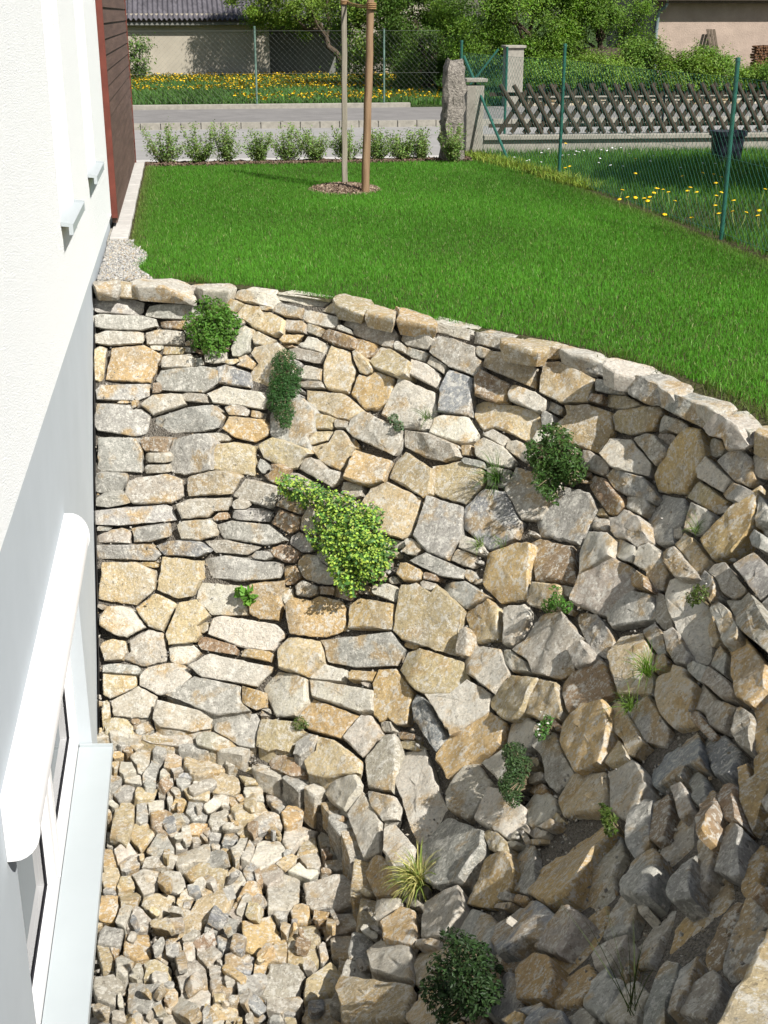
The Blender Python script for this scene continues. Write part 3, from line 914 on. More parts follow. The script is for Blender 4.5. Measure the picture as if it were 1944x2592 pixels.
geos = []
for i, s in enumerate(sites):
    P2 = cell(i)
    sz = math.sqrt(s[2] * s[3])
    P2 = simplify(P2, max(1.2, sz * (rng.uniform(0.12, 0.24) if s[6] not in 'Ffc' else rng.uniform(0.16, 0.28))))
    if len(P2) < 4: continue
    O, n, ext = stone_plane(s)
    pl, U, Vv = proj_poly(P2, O, n)
    c = pl.mean(0)
    rr = np.linalg.norm(pl - c, axis=1)
    lim_ = 0.16 if s[6] in 'sfc' else 0.85
    if rr.max() > 3 * lim_ or (Vector(O) - CAM).length < 1.6 or (s[6] == 's' and O.y < 3.1): continue
    pl = c + (pl - c) * np.minimum(1, lim_ / np.maximum(rr, 1e-3))[:, None]
    rr = np.linalg.norm(pl - c, axis=1)
    gap = rng.uniform(0.004, 0.014) if s[6] in 'WKT' else rng.uniform(0.004, 0.011)
    pl = c + (pl - c) * np.clip(1 - gap / np.maximum(rr, 0.01), 0.6, 1)[:, None]
    area = 0.5 * abs(np.dot(pl[:, 0], np.roll(pl[:, 1], -1)) - np.dot(pl[:, 1], np.roll(pl[:, 0], -1)))
    sgn = np.dot(pl[:, 0] - c[0], np.roll(pl[:, 1], -1) - c[1]) - np.dot(pl[:, 1] - c[1], np.roll(pl[:, 0], -1) - c[0])
    if sgn < 0: pl = pl[::-1]
    small = s[6] in 'sfc' or sz < 16
    Vx, F = stone_geo(pl, np.array(O), np.array(U), np.array(Vv), np.array(n), np.array(ext), 1000 + i,
                      rough=0.55 if s[6] in 'KT' else (0.95 if s[6] in 'Ffc' else 1.0), M_=18 if small else 34, small=small)
    tone = np.array(TONE[s[5]]) * (0.86 if s[6] in 'KT' else 1.0) * rng.uniform(0.88, 1.14) * 1.20 * (1 + rng.normal(0, 0.012, 3))
    px_area = s[2] * s[3]
    geos.append((s[6], px_area, Vx, F, tone, rng.uniform(0, 50)))


def join_geo(L):
    Vs, Fs, Cs, Ss = [], {}, [], []
    b = 0
    for k, a, Vx, F, tone, sd in L:
        Vs.append(Vx)
        for f in F: Fs.setdefault(f.shape[1], []).append(f + b)
        Cs.append(np.tile(tone, (len(Vx), 1))); Ss.append(np.full(len(Vx), sd))
        b += len(Vx)
    return np.concatenate(Vs), [np.concatenate(v) for v in Fs.values()], np.concatenate(Cs), np.concatenate(Ss)


def emit(L, parent, limit, name):
    L = sorted(L, key=lambda g: -g[1])
    for g in L[:limit]:
        me = np_mesh(name, g[2], g[3], True, R(24), g[4], g[5])
        link(name, me, M['stone'], parent)
    if L[limit:]:
        Vx, F, C, S = join_geo(L[limit:])
        o = link('small_' + name + 's', np_mesh('small_stones', Vx, F, True, R(38), C, S), M['stone'], parent)
        tag(o, kind='stuff')


# nearest rim stones, sunlit, below the camera on the right
near = []
for k, (cx, cy, a, b, rot, tn) in enumerate([(2.56, 2.66, .27, .20, 50, 'w'), (2.94, 3.12, .25, .2, 60, 'y'), (1.25, 1.50, .22, .2, 15, 't')]):
    th = np.linspace(0, 2 * math.pi, 9, endpoint=False) + 0.2 * k
    pl = np.stack([a * np.cos(th), b * np.sin(th)], 1) * (1 + rng.normal(0, .10, 9))[:, None]
    c, s_ = math.cos(R(rot)), math.sin(R(rot))
    pl = pl @ np.array([[c, s_], [-s_, c]])
    n = Vector((-0.10, 0.10, 1)).normalized()
    U = Vector((1, 0, 0)) - n * n.x; U.normalize(); Vv = n.cross(U)
    Vx, F = stone_geo(pl, np.array((cx, cy, 0.03)), np.array(U), np.array(Vv), np.array(n), np.array((0, 0, -0.22)), 50 + k, 1.0, 40)
    near.append(('K', 1e5, Vx, F, np.array(TONE[tn]), rng.uniform(0, 50)))
for k, (poly_, zz, tn) in enumerate([([(1.70, 1.93), (1.76, 1.60), (2.15, 1.55), (2.48, 2.02), (2.30, 2.36), (2.06, 2.31), (1.955, 2.215), (1.86, 2.10)], 0.055, 'y')]):
    pl = np.array(poly_) - np.mean(poly_, 0)
    cc_ = np.mean(poly_, 0)
    Vx, F = stone_geo(pl, np.array((cc_[0], cc_[1], zz)), np.array((1., 0, 0)), np.array((0, 1., 0)), np.array((0, 0, 1.)), np.array((0.03, -0.03, -0.30)), 91, 0.45, 64)
    near.append(('K', 1e6, Vx, F, np.array(TONE[tn]) * 1.15, 7.0))
# upright blocks of the curb round the floor
BC = resample(BASE, 400)
k = 16
while k < 300:
    wd = rng.uniform(0.13, 0.30)
    p = BC[k]
    k2 = k
    while k2 < 399 and np.linalg.norm(BC[k2] - p) < wd: k2 += 1
    q = BC[k2]
    tdir = np.array([q[0] - p[0], q[1] - p[1], 0]); L_ = np.linalg.norm(tdir); tdir /= L_
    nin = np.array([tdir[1], -tdir[0], 0])
    if nin[0] * (0 - p[0]) + nin[1] * (5.6 - p[1]) < 0: nin = -nin
    hh_ = rng.uniform(0.17, 0.25)
    bx_ = np.array([[-L_ / 2, -hh_ / 2], [L_ / 2, -hh_ / 2], [L_ / 2, hh_ / 2], [-L_ / 2, hh_ / 2]]) * 0.96 + rng.normal(0, 0.014, (4, 2))
    mid_ = np.array([(p[0] + q[0]) / 2, (p[1] + q[1]) / 2, -2.42 - hh_ / 2 + rng.uniform(-.02, .02)]) + nin * rng.uniform(0.0, 0.03)
    up_ = np.array([0, 0, 1.0]); uu = np.cross(up_, nin)
    Vx, F = stone_geo(bx_, mid_, uu, up_, nin, -nin * 0.16, 3000 + k, 0.8, 26)
    near.append(('W', 900, Vx, F, np.array(TONE['wtgyw'[rng.integers(5)]]) * 1.1, rng.uniform(0, 50)))
    k = k2 + 1
emit([g for g in geos if g[0] in 'WKTs'] + near, wallE, 300, 'stone')
emit([g for g in geos if g[0] in 'Ffc'], pitfloor, 290, 'stone')
print('stones', len(geos), 'fill', len(extra))

# ------------------------------------------------------------------ the white house along the left
house = empty('house', (-1.5, 8, 0.15), 'white rendered house wall with grey plinth and brown timber cladding beside the light well', 'house')
wb = MB()
W1, W2 = (7.93, 8.92), (10.40, 11.36)
ZT = 2.35


def wall_with_openings(mb, x0, x1, y0, y1, z0, z1, ops):
    y = y0
    for a, b, c, d in ops:
        mb.box(x0, x1, y, a, z0, z1)
        if c > z0: mb.box(x0, x1, a, b, z0, c)
        if d < z1: mb.box(x0, x1, a, b, d, z1)
        y = b
    mb.box(x0, x1, y, y1, z0, z1)


wall_with_openings(wb, -0.32, 0.0, -6, 13.10, 0.15, 5.6, [(W1[0], W1[1], 0.80, ZT), (W2[0], W2[1], 0.80, ZT)])
wb.box(-0.32, 0.0, 13.10, 19.10, 0.15, 5.6)
wb.box(-6, -0.32, 18.8, 19.10, -0.6, 5.6)
wb.build('wall', M['render'], house)
MB().box(-6, 0.3, -6, 19.3, 5.6, 5.75).build('roof_edge', M['fascia'], house)
pb = MB()
BW = (4.22, 7.18, -2.32, -0.86)
wall_with_openings(pb, -0.34, -0.025, -6, 13.10, -2.9, 0.149, [BW])
pb.box(-0.34, -0.025, 13.10, 19.08, -0.6, 0.149)
pb.build('plinth', M['plinth'], house)
# black strip on the house along the gap where the stones meet it
bt = MB()
prof = [(-0.024, p[1], p[2]) for p in BG[int(NT * 0.055)][::2]]
for (x, y, z), (x2, y2, z2) in zip(prof[:-1], prof[1:]):
    bt.add([(-0.012, y - 0.06, z), (-0.012, y2 - 0.06, z2), (-0.012, y2 + 0.2, z2), (-0.012, y + 0.2, z)], [(0, 1, 2, 3)])
bt.build('waterproof_membrane', M['joint_black'], house)


def casement(y0, y1, z0, z1, xf, sashes):
    """window of the house: frame, sashes with gaskets, panes"""
    fw = 0.085
    wd = MB()
    wd.box(xf - 0.05, xf, y0, y1, z0, z0 + fw).box(xf - 0.05, xf, y0, y1, z1 - fw, z1)
    wd.box(xf - 0.05, xf, y0, y0 + fw, z0 + fw, z1 - fw).box(xf - 0.05, xf, y1 - fw, y1, z0 + fw, z1 - fw)
    n = sashes
    for k in range(1, n):
        ym = y0 + (y1 - y0) * k / n
        wd.box(xf - 0.05, xf + 0.001, ym - 0.035, ym + 0.035, z0 + fw, z1 - fw)
    win = wd.build('window', M['white'], house, bevel=0.004)
    for k in range(n):
        a = y0 + (y1 - y0) * k / n + (fw if k == 0 else 0.036)
        b = y0 + (y1 - y0) * (k + 1) / n - (fw if k == n - 1 else 0.036)
        c, d = z0 + fw, z1 - fw
        g = MB()
        for (p, q, r, s) in ((a, b, c, c + 0.006), (a, b, d - 0.006, d), (a, a + 0.006, c, d), (b - 0.006, b, c, d)):
            g.box(xf - 0.04, xf + 0.002, p, q, r, s)
        g.build('gasket', M['gasket'], win)
        a += 0.0065; b -= 0.0065; c += 0.0065; d -= 0.0065
        sw = 0.085
        sh = MB()
        for (p, q, r, s) in ((a, b, c, c + sw), (a, b, d - sw, d), (a, a + sw, c + sw, d - sw), (b - sw, b, c + sw, d - sw)):
            sh.box(xf - 0.045, xf + 0.016, p, q, r, s)
        sh.build('sash', M['white'], win, bevel=0.004)
        g = MB()
        a2, b2, c2, d2 = a + sw, b - sw, c + sw, d - sw
        for (p, q, r, s) in ((a2, b2, c2, c2 + 0.01), (a2, b2, d2 - 0.01, d2), (a2, a2 + 0.01, c2, d2), (b2 - 0.01, b2, c2, d2)):
            g.box(xf - 0.033, xf - 0.026, p, q, r, s)
        g.build('gasket', M['gasket'], win)
        pn = MB().box(xf - 0.040, xf - 0.034, a2, b2, c2, d2)
        pn.build('pane', M['glass'], win)
    return win


# rooms behind the panes, so that the glass has depth
for (a, b, c, d) in ((W1[0] - .6, W1[1] + .3, 0.3, 2.6), (W2[0] - .2, W2[1] + .5, 0.3, 2.6), (4.0, 7.4, -2.85, -0.2)):
    rm = MB()
    x0, x1 = -2.5, -0.345
    rm.add([(x1, a, c), (x1, b, c), (x1, b, d), (x1, a, d), (x0, a, c), (x0, b, c), (x0, b, d), (x0, a, d)],
           [(4, 5, 6, 7), (0, 1, 5, 4), (1, 2, 6, 5), (2, 3, 7, 6), (3, 0, 4, 7)])
    rm.build('room', M['dark_room'], house)
casement(W1[0], W1[1], 0.83, ZT, -0.20, 1)
casement(W2[0], W2[1], 0.83, ZT, -0.20, 1)
casement(BW[0], BW[1], BW[2] + 0.02, BW[3], -0.11, 2)


def sill(y0, y1, z, xb, xf, th=0.045, lip=0.03):
    m_ = MB()
    m_.prism([(xb, z + 0.012), (xf, z), (xf, z - th), (xf - 0.004, z - th), (xf - 0.004, z - 0.004), (xb, z + 0.006)], y0 + 0.012, y1 - 0.012)
    o = m_.build('window_sill', M['sill'], house)
    for y in (y0, y1 - 0.012):
        e = MB().prism([(0.002, z + 0.022), (xf + 0.003, z + 0.012), (xf + 0.003, z - th - 0.004), (xf - 0.022, z - th - 0.004), (xf - 0.022, z - 0.006), (0.002, z - 0.002)], y, y + 0.012)
        e.build('end_cap', M['sill'], o)
    return o


sill(W1[0] - 0.02, W1[1] + 0.02, 0.825, -0.19, 0.068, 0.05)
sill(W2[0] - 0.02, W2[1] + 0.02, 0.825, -0.19, 0.068, 0.05)
bs = MB()
bs.prism([(-0.105, -2.285), (0.100, -2.300), (0.100, -2.352), (0.094, -2.352), (0.094, -2.309), (-0.105, -2.295)], 4.10, 7.16)
bo = bs.build('basement_window_sill', M['sill'], house)
MB().prism([(-0.10, -2.268), (0.103, -2.284), (0.103, -2.354), (-0.10, -2.354)], 7.161, 7.175).build('end_cap', M['sill'], bo)
# roller shutter box: half-round profile
pr = [(-0.024, -0.61)]
for k in range(15):
    a = math.pi / 2 - math.pi * k / 14
    pr.append((0.0 + 0.102 * math.cos(a), -0.742 + 0.132 * math.sin(a)))
pr.append((-0.024, -0.874))
rb = MB().prism(pr, 4.06, 6.86).build('roller_shutter_box', M['white'], house, smooth=True)
pr2 = [(x * 1.0 + (0.003 if x > 0 else 0), z) for x, z in pr]
MB().prism([(x, -0.742 + (z + 0.742) * 1.02) for x, z in pr2], 4.045, 4.0595).build('end_cap', M['white'], rb, smooth=True)
MB().prism([(x, -0.742 + (z + 0.742) * 1.02) for x, z in pr2], 6.8605, 6.875).build('end_cap', M['white'], rb, smooth=True)
# timber cladding of the end bay
bm = MB()
bh = 0.142
bm.prism([(0.004, 0), (0.052, 0.0), (0.054, 0.004), (0.040, bh + 0.012), (0.004, bh + 0.012)], 13.135, 19.08)
bme = bm.mesh('cladding_board')
for k in range(22):
    o = link('cladding_board', bme, M['clad'], house)
    o.location = (rng.uniform(-0.002, 0.002), 0, 0.07 + k * bh)
MB().box(0.001, 0.062, 13.095, 13.132, 0.12, 5.5).build('corner_trim', M['red'], house, bevel=0.003)
MB().box(0.001, 0.060, 19.083, 19.115, -0.02, 5.5).build('corner_trim', M['red'], house, bevel=0.003)

# paving edge along the cladding, and gravel
strip = MB().box(-0.02, 0.17, 12.4, YE - 0.1, -0.10, 0.008).build('edging_bed', M['concrete'])
tag(strip, kind='structure')
pv = MB().box(0, 0.172, 0, 0.362, -0.04, 0.03).mesh('paver')
y = 12.45
while y < 19.1:
    o = link('paver', pv, M['pavers'], strip)
    o.location = (0.0 + rng.uniform(-.004, .004), y, rng.uniform(-.003, .003))
    o.modifiers.new('bevel', 'BEVEL').width = 0.006
    y += 0.37


def pebbles(n, sampler, size, name, matl, cols, parent=None, **tg):
    base = np.array([(1, 0, 0), (-1, 0, 0), (0, 1, 0), (0, -1, 0), (0, 0, 1), (0, 0, -1)], float)
    tri = np.array([(0, 2, 4), (2, 1, 4), (1, 3, 4), (3, 0, 4), (2, 0, 5), (1, 2, 5), (3, 1, 5), (0, 3, 5)])
    P = sampler(n)
    n = len(P)
    q = rng.normal(size=(n, 3, 3)); q, _ = np.linalg.qr(q)
    s = rng.uniform(0.5, 1.0, (n, 1, 1)) * size * np.array([1.0, 0.8, 0.6])
    b = base[None] * s * (1 + rng.normal(0, 0.2, (n, 6, 1)))
    Vx = np.einsum('nij,nkj->nki', q, b) + P[:, None, :]
    F = tri[None] + (np.arange(n) * 6)[:, None, None]
    C = np.repeat(np.array(cols)[rng.integers(0, len(cols), n)] * rng.uniform(0.7, 1.2, (n, 1)), 6, axis=0)
    o = link(name, np_mesh(name, Vx.reshape(-1, 3), F.reshape(-1, 3), False, None, C, np.repeat(rng.uniform(0, 50, n), 6)), matl, parent)
    return tag(o, **tg)


def samp_gravel(n):
    x = rng.uniform(0.0, 0.46, n); y = rng.uniform(10.5, 12.45, n)
    k = x < 0.40 + 0.05 * np.sin(y * 5) - 0.07 * (y - 10.5)
    return np.stack([x, y, rng.uniform(-0.005, 0.012, n)], 1)[k]


pebbles(7000, samp_gravel, 0.017, 'gravel', M['stone'], [(.40, .40, .40), (.30, .31, .32), (.5, .48, .45)],
        label='patch of pale grey gravel between the house plinth and the lawn', cat='gravel', kind='stuff')


def samp_fill(n):
    i = rng.integers(0, NT, n); j = rng.integers(2, NS, n)
    return BI[i, j] + rng.normal(0, 0.03, (n, 3)) + np.array([0, 0, 0.012])


pebbles(9000, samp_fill, 0.013, 'grit', M['stone'], [(.30, .30, .29), (.36, .33, .28), (.24, .22, .2)], parent=wallE, kind='stuff')


def samp_floor(n):
    x = rng.uniform(0.0, 1.5, n); y = rng.uniform(3.8, 7.5, n)
    a = np.arctan2(y - 5.6, x); r = np.hypot(x, y - 5.6)
    k = r < np.interp(a, _ba, _br)
    return np.stack([x, y, rng.uniform(-2.73, -2.69, n)], 1)[k]


pebbles(9000, samp_floor, 0.022, 'grit', M['stone'], [(.34, .30, .24), (.38, .31, .20), (.27, .25, .22)], parent=pitfloor, kind='stuff')

# ------------------------------------------------------------------ street
ZS = -0.50
tag(MB().box(-60, 90, 24.55, 31.25, ZS - 0.1, ZS).build('road', M['asphalt']), kind='structure')
tag(MB().box(-60, 90, 19.43, 24.54, ZS - 0.1, ZS + 0.012).build('near_pavement', M['pavers']), kind='structure')
side = tag(MB().box(-60, 90, 31.42, 36.1, ZS - 0.1, ZS + 0.125).build('far_pavement', M['asphalt2']), kind='structure')
kb = tag(MB().box(-60, 90, 31.26, 31.41, ZS - 0.1, ZS + 0.10).build('kerb', M['asphalt2']), kind='structure')
ks = MB().box(0, 0.440, -0.012, 0.15, -0.05, 0.145).mesh('kerb_stone')
for k in range(40):
    o = link('kerb_stone', ks, M['concrete'], kb)
    o.location = (-3.0 + k * 0.462, 31.25 + rng.uniform(-.004, .004), ZS + rng.uniform(-.004, .004))
# white painted seam in the road
tag(MB().box(-60, 90, 28.9, 28.96, ZS - 0.05, ZS + 0.004).build('road_joint', M['asphalt2']), kind='structure')

# concrete edging of the dandelion meadow and the tall fence on it
edge = MB().box(-6, 6.9, 36.1, 36.32, -0.55, -0.26).build('meadow_edging', M['concrete'], bevel=0.01)
tag(edge, 'low grey concrete edging along the dandelion meadow across the street', 'edging')
tag(MB().box(-60, 90, 36.33, 62, -0.6, -0.34).build('meadow', M['meadow']), kind='structure')


def chain_mesh(P0, P1, z0, z1, wd, rad, name, matl, parent, sides=3, wob=0.002, drop=None):
    """woven diamond mesh between two ground points"""
    P0, P1 = np.array(P0, float), np.array(P1, float)
    L = np.linalg.norm(P1 - P0)
    e = (P1 - P0) / L
    nrm = np.array([-e[1], e[0]])
    nw = int(L / wd)
    nz = int((z1 - z0) / wd)
    i = np.arange(nw)[:, None]; j = np.arange(nz + 1)[None]
    s = (i + ((i + j) % 2)) * wd + rng.normal(0, wob, (nw, nz + 1))
    off = np.where((i + j) % 2 == 0, 1, -1) * rad * 0.9 + rng.normal(0, wob * .6, (nw, nz + 1))
    z = z0 + j * wd + 0 * i + rng.normal(0, wob * .6, (nw, nz + 1))
    C = np.stack([P0[0] + e[0] * s + nrm[0] * off, P0[1] + e[1] * s + nrm[1] * off, z], -1)
    a = np.arange(sides) * 2 * math.pi / sides
    ring = np.stack([e[0] * np.cos(a) + nrm[0] * np.sin(a), e[1] * np.cos(a) + nrm[1] * np.sin(a), np.zeros(sides)], -1) * rad
    Vx = C[:, :, None, :] + ring[None, None]
    idx = np.arange(nw * (nz + 1) * sides).reshape(nw, nz + 1, sides)
    nx = np.roll(idx, -1, axis=2)
    F = np.stack([idx[:, :-1], nx[:, :-1], nx[:, 1:], idx[:, 1:]], -1).reshape(-1, 4)
    return link(name, np_mesh(name, Vx.reshape(-1, 3), F), matl, parent)


ff = empty('street_fence', (2.7, 36.2, -0.3), 'tall old chain-link fence with thin green posts along the dandelion meadow', 'fence')
for px_, pb_, pt_ in ((651, 280, 66), (972, 278, 72), (330, 282, 62)):
    p = at_y(px_, pb_, 36.2); t = at_y(px_ - 6, pt_, 36.2)
    MB().tube([(p.x, 36.2, -0.3), (p.x, 36.2, t.z)], 0.028, 8).build('post', M['old_green'], ff, smooth=True)
xa, xb = at_y(290, 280, 36.2).x, at_y(1110, 280, 36.2).x
chain_mesh((xa, 36.2), (xb, 36.2), -0.22, at_y(700, 78, 36.2).z, 0.07, 0.0019, 'wire_mesh', M['wire_grey'], ff)
tw = MB()
for z in (at_y(700, 78, 36.2).z, at_y(700, 186, 36.2).z):
    tw.tube([(xa, 36.19, z), (xb, 36.19, z)], 0.004, 4)
tw.build('tension_wire', M['wire_grey'], ff)

# shed beyond the meadow
SY = 53.0
sh = empty('shed', (1.5, SY, -0.35), 'beige rendered shed with grey corrugated roof behind the dandelion meadow', 'shed')
p_l, p_r = at_y(150, 100, SY).x, at_y(681, 100, SY).x
eave = at_y(500, 52, SY).z
MB().box(p_l, p_r, SY, SY + 0.3, -0.5, eave + 0.25).build('wall', M['shed'], sh)
p_r2 = at_y(880, 100, SY + 1.5).x
MB().box(p_r + 0.002, p_r2, SY + 1.5, SY + 1.8, -0.5, eave + 0.3).build('recessed_wall', M['shed_dark'], sh)
MB().box(p_r2 + 0.002, p_r2 + 3.2, SY + 0.8, SY + 1.1, -0.5, eave + 0.6).build('grey_wall', M['shed'], sh)
MB().box(p_r - 0.28, p_r + 0.0015, SY - 0.012, SY - 0.001, -0.5, eave + 0.2).build('corner_pier', M['shed'], sh)
# corrugated roof: one sheet of waves
nx_, ny_ = 420, 8
xs = np.linspace(p_l - 0.3, p_r2 + 0.4, nx_)
ts = np.linspace(0, 1, ny_)
X, T = np.meshgrid(xs, ts, indexing='ij')
Yr = SY - 0.42 + T * 4.2
Zr = eave + 0.04 + T * 1.75 + 0.045 * np.sin(X * 2 * math.pi / 0.19)
rf = np.stack([X, Yr, Zr], -1).reshape(-1, 3)
F1 = grid_faces(nx_, ny_)
rf2 = rf + np.array([0, 0, 0.012])
o = link('roof', np_mesh('roof', np.concatenate([rf, rf2]), np.concatenate([F1, F1[:, ::-1] + len(rf)]), True), M['roof'], sh)
MB().box(p_l - 0.3, p_r2 + 0.4, SY - 0.30, SY - 0.002, eave - 0.16, eave - 0.05).build('eave_board', M['shed_dark'], sh)

# ------------------------------------------------------------------ right-hand fence of the garden
cf = empty('garden_fence', (5.6, 16.5, 0), 'green chain-link fence between the lawn and the neighbouring meadow', 'fence')
posts = [((4.97, 20.20), 1.60), ((5.57, 16.69), 1.62), ((5.78, 11.76), 1.60), ((5.92, 7.4), 1.6), ((6.0, 3.0), 1.6)]
for (x, y), h in posts:
    o = MB().tube([(x, y, -0.05), (x, y, h)], 0.021, 12).build('post', M['green_metal'], cf, smooth=True)
    MB().tube([(x, y, h - 0.004), (x, y, h + 0.03)], [0.025, 0.022], 12).build('cap', M['green_metal'], o, smooth=True)
MB().tube([(5.0, 20.15, 1.40), (5.40, 18.75, 0.0)], 0.020, 10).build('brace', M['green_metal'], cf, smooth=True)
for k in range(4):
    a, b = posts[k][0], posts[k + 1][0]
    chain_mesh(a, b, 0.02, 1.47, 0.046, 0.0018, 'wire_mesh', M['wire'], cf, wob=0.0015)
    tw = MB()
    for z in (0.06, 0.75, 1.46):
        n_ = 8
        tw.tube([(a[0] + (b[0] - a[0]) * q / n_ - 0.023, a[1] + (b[1] - a[1]) * q / n_, z - 0.012 * math.sin(math.pi * q / n_)) for q in range(n_ + 1)], 0.002, 4)
    tw.build('tension_wire', M['wire'], cf)
# its continuation along the street, beyond the granite post
cf2 = empty('street_side_fence', (5.9, 20.6, 0), 'short green wire fence with diagonal brace behind the granite post', 'fence')
pq = at_y(1277, 330, 20.9)
MB().tube([(pq.x, 20.9, -0.05), (pq.x, 20.9, at_y(1277, 118, 20.9).z)], 0.021, 10).build('post', M['green_metal'], cf2, smooth=True)
a_, b_ = at_y(1262, 124, 20.9), at_y(1190, 215, 20.9)
MB().tube([a_, b_], 0.016, 8).build('brace', M['green_metal'], cf2, smooth=True)
chain_mesh((5.05, 20.35), (pq.x, 20.9), 0.02, 1.42, 0.046, 0.0018, 'wire_mesh', M['wire'], cf2)


# granite gate post, leaning, rough
def rough_post(name, cx, cy, w, d, h, matl, seed, lean=0.02, amp=0.02, taper=0.9, **tg):
    r_ = np.random.default_rng(seed)
    nz, ns = 16, 20
    Vx = []
    for k in range(nz):
        t = k / (nz - 1)
        s = 1 - (1 - taper) * t
        if k == nz - 1: s *= 0.72
        for q in range(ns):
            a = 2 * math.pi * q / ns
            ca, sa = math.cos(a), math.sin(a)
            m_ = (abs(ca) ** 5 + abs(sa) ** 5) ** -0.2
            Vx.append((cx + lean * t * h + ca * m_ * w / 2 * s + r_.normal(0, amp * .5), cy + sa * m_ * d / 2 * s + r_.normal(0, amp * .5), h * (t if k < nz - 1 else 1.01) + (r_.normal(0, amp * .6) if 0 < k else -0.1)))
    F = []
    for k in range(nz - 1):
        for q in range(ns):
            F.append((k * ns + q, k * ns + (q + 1) % ns, (k + 1) * ns + (q + 1) % ns, (k + 1) * ns + q))
    mb = MB().add(Vx, F + [tuple((nz - 1) * ns + q for q in range(ns))])
    o = mb.build(name, matl, smooth=True)
    return tag(o, **tg)


gp0 = at_z(1140, 405, 0)
rough_post('granite_post', 4.60, 19.02, 0.33, 0.34, at_y(1150, 156, 19.0).z, M['granite'], 4, 0.02, 0.028, 0.86, label='rough weathered granite gate post at the corner of the hedge', cat='stone post')
# concrete pillar with a cap beside it
cp = empty('concrete_pillar', (5.06, 19.6, 0), 'pale concrete pillar with flat cap beside the granite post', 'pillar')
c0, c1 = at_y(1180, 300, 19.6).x, at_y(1224, 300, 19.6).x
MB().box(c0, c1, 19.6, 19.85, -0.05, at_y(1200, 216, 19.6).z).build('shaft', M['concrete'], cp, bevel=0.012)
zc = at_y(1200, 208, 19.6).z
MB().box(c0 - 0.015, c1 + 0.04, 19.56, 19.89, zc, zc + 0.05).build('cap', M['concrete'], cp, bevel=0.008)

# lattice fence on a low wall
lf = empty('lattice_fence', (8, 20.1, 0), 'weathered brown crossed-slat lattice fence on a low concrete wall', 'fence')
LA, LB = Vector((5.28, 19.98, 0)), Vector((14.5, 19.6, 0))
LD = (LB - LA).normalized()
zl = at_y(1500, 338, 19.95).z     # top of the low wall
ztop = at_y(1600, 212, 19.95).z
low = MB()
low.box(0, 9.23, -0.10, 0.10, -0.1, zl - 0.07)
o = low.build('low_wall', M['concrete'], lf)
ROT = Matrix.Rotation(math.atan2(LD.y, LD.x), 4, 'Z')
o.location = LA; o.rotation_euler = (0, 0, math.atan2(LD.y, LD.x))
cop = MB()
cop.box(0, 9.23, -0.15, 0.14, zl - 0.069, zl)
o2 = cop.build('coping', M['concrete'], o, bevel=0.008)
slat_h = ztop - zl - 0.02
dx = slat_h * math.tan(R(34))
half = [(0.034 * math.cos(a), 0.026 * math.sin(a)) for a in np.linspace(0, math.pi, 7)]


def slat_mesh(sign, yoff):
    sm = MB()
    n_ = len(half)
    a, b = Vector((0, yoff, zl + 0.02)), Vector((sign * dx, yoff, ztop))
    d = (b - a).normalized()
    u_ = Vector((d.z, 0, -d.x))
    Vx = []
    for p in (a, b):
        for hx, hy in half:
            Vx.append(p + u_ * hx - Vector((0, hy, 0)))
    F = [(i, i + 1, i + 1 + n_, i + n_) for i in range(n_ - 1)] + [(n_ - 1, 0, n_, 2 * n_ - 1), tuple(range(n_ - 1, -1, -1)), tuple(range(n_, 2 * n_))]
    return sm.add(Vx, F).mesh('slat', True)


s1, s2 = slat_mesh(-1, -0.028), slat_mesh(1, 0.0)
k = 0
zang = math.atan2(LD.y, LD.x)
while True:
    xx = 0.25 + k * 0.195
    if xx > 8.9: break
    for me, off in ((s1, dx), (s2, 0.0)):
        if xx + off > 9.1: continue
        o = link('slat', me, M['lattice'], lf)
        o.location = LA + LD * (xx + off) + Vector((0, 0, rng.uniform(-.012, .012)))
        o.rotation_euler = (0, rng.normal(0, 0.012), zang)
    k += 1
for z in (zl + 0.13, ztop - 0.14):
    a, b = LA + LD * 0.1 + Vector((0, 0.035, z)), LA + LD * 9.1 + Vector((0, 0.035, z))
    MB().bar(a, b, 0.025, 0.055).build('rail', M['lattice'], lf)
for t in (0.95, 2.85, 4.75, 6.6, 8.5):
    p = LA + LD * t + Vector((0, 0.07, 0))
    MB().tube([p + Vector((0, 0, zl - 0.02)), p + Vector((0, 0, ztop - 0.03))], 0.02, 8).build('post', M['bin'], lf, smooth=True)

# dark planter tub
tb = at_y(1838, 395, 18.0)
pt = empty('planter_tub', (tb.x, 18.0, 0), 'dark plastic tub with flared rim standing against the lattice fence', 'tub')
prf = [(0.205, -0.03), (0.235, 0.20), (0.25, at_y(1838, 345, 18).z), (0.285, at_y(1838, 343, 18).z), (0.29, at_y(1838, 331, 18).z), (0.265, at_y(1838, 331, 18).z), (0.245, at_y(1838, 345, 18).z), (0.23, 0.2)]
Vx, F = [], []
ns = 28
for r_, z in prf:
    for q in range(ns):
        a = 2 * math.pi * q / ns
        m_ = (abs(math.cos(a)) ** 4 + abs(math.sin(a)) ** 4) ** -0.25
        Vx.append((tb.x + r_ * m_ * math.cos(a) * 0.86, 18.0 + r_ * m_ * math.sin(a) * 0.7, z))
for k in range(len(prf) - 1):
    for q in range(ns):
        F.append((k * ns + q, k * ns + (q + 1) % ns, (k + 1) * ns + (q + 1) % ns, (k + 1) * ns + q))
F.append(tuple((len(prf) - 1) * ns + q for q in range(ns)))
MB().add(Vx, F).build('body', M['bin'], pt, smooth=True)

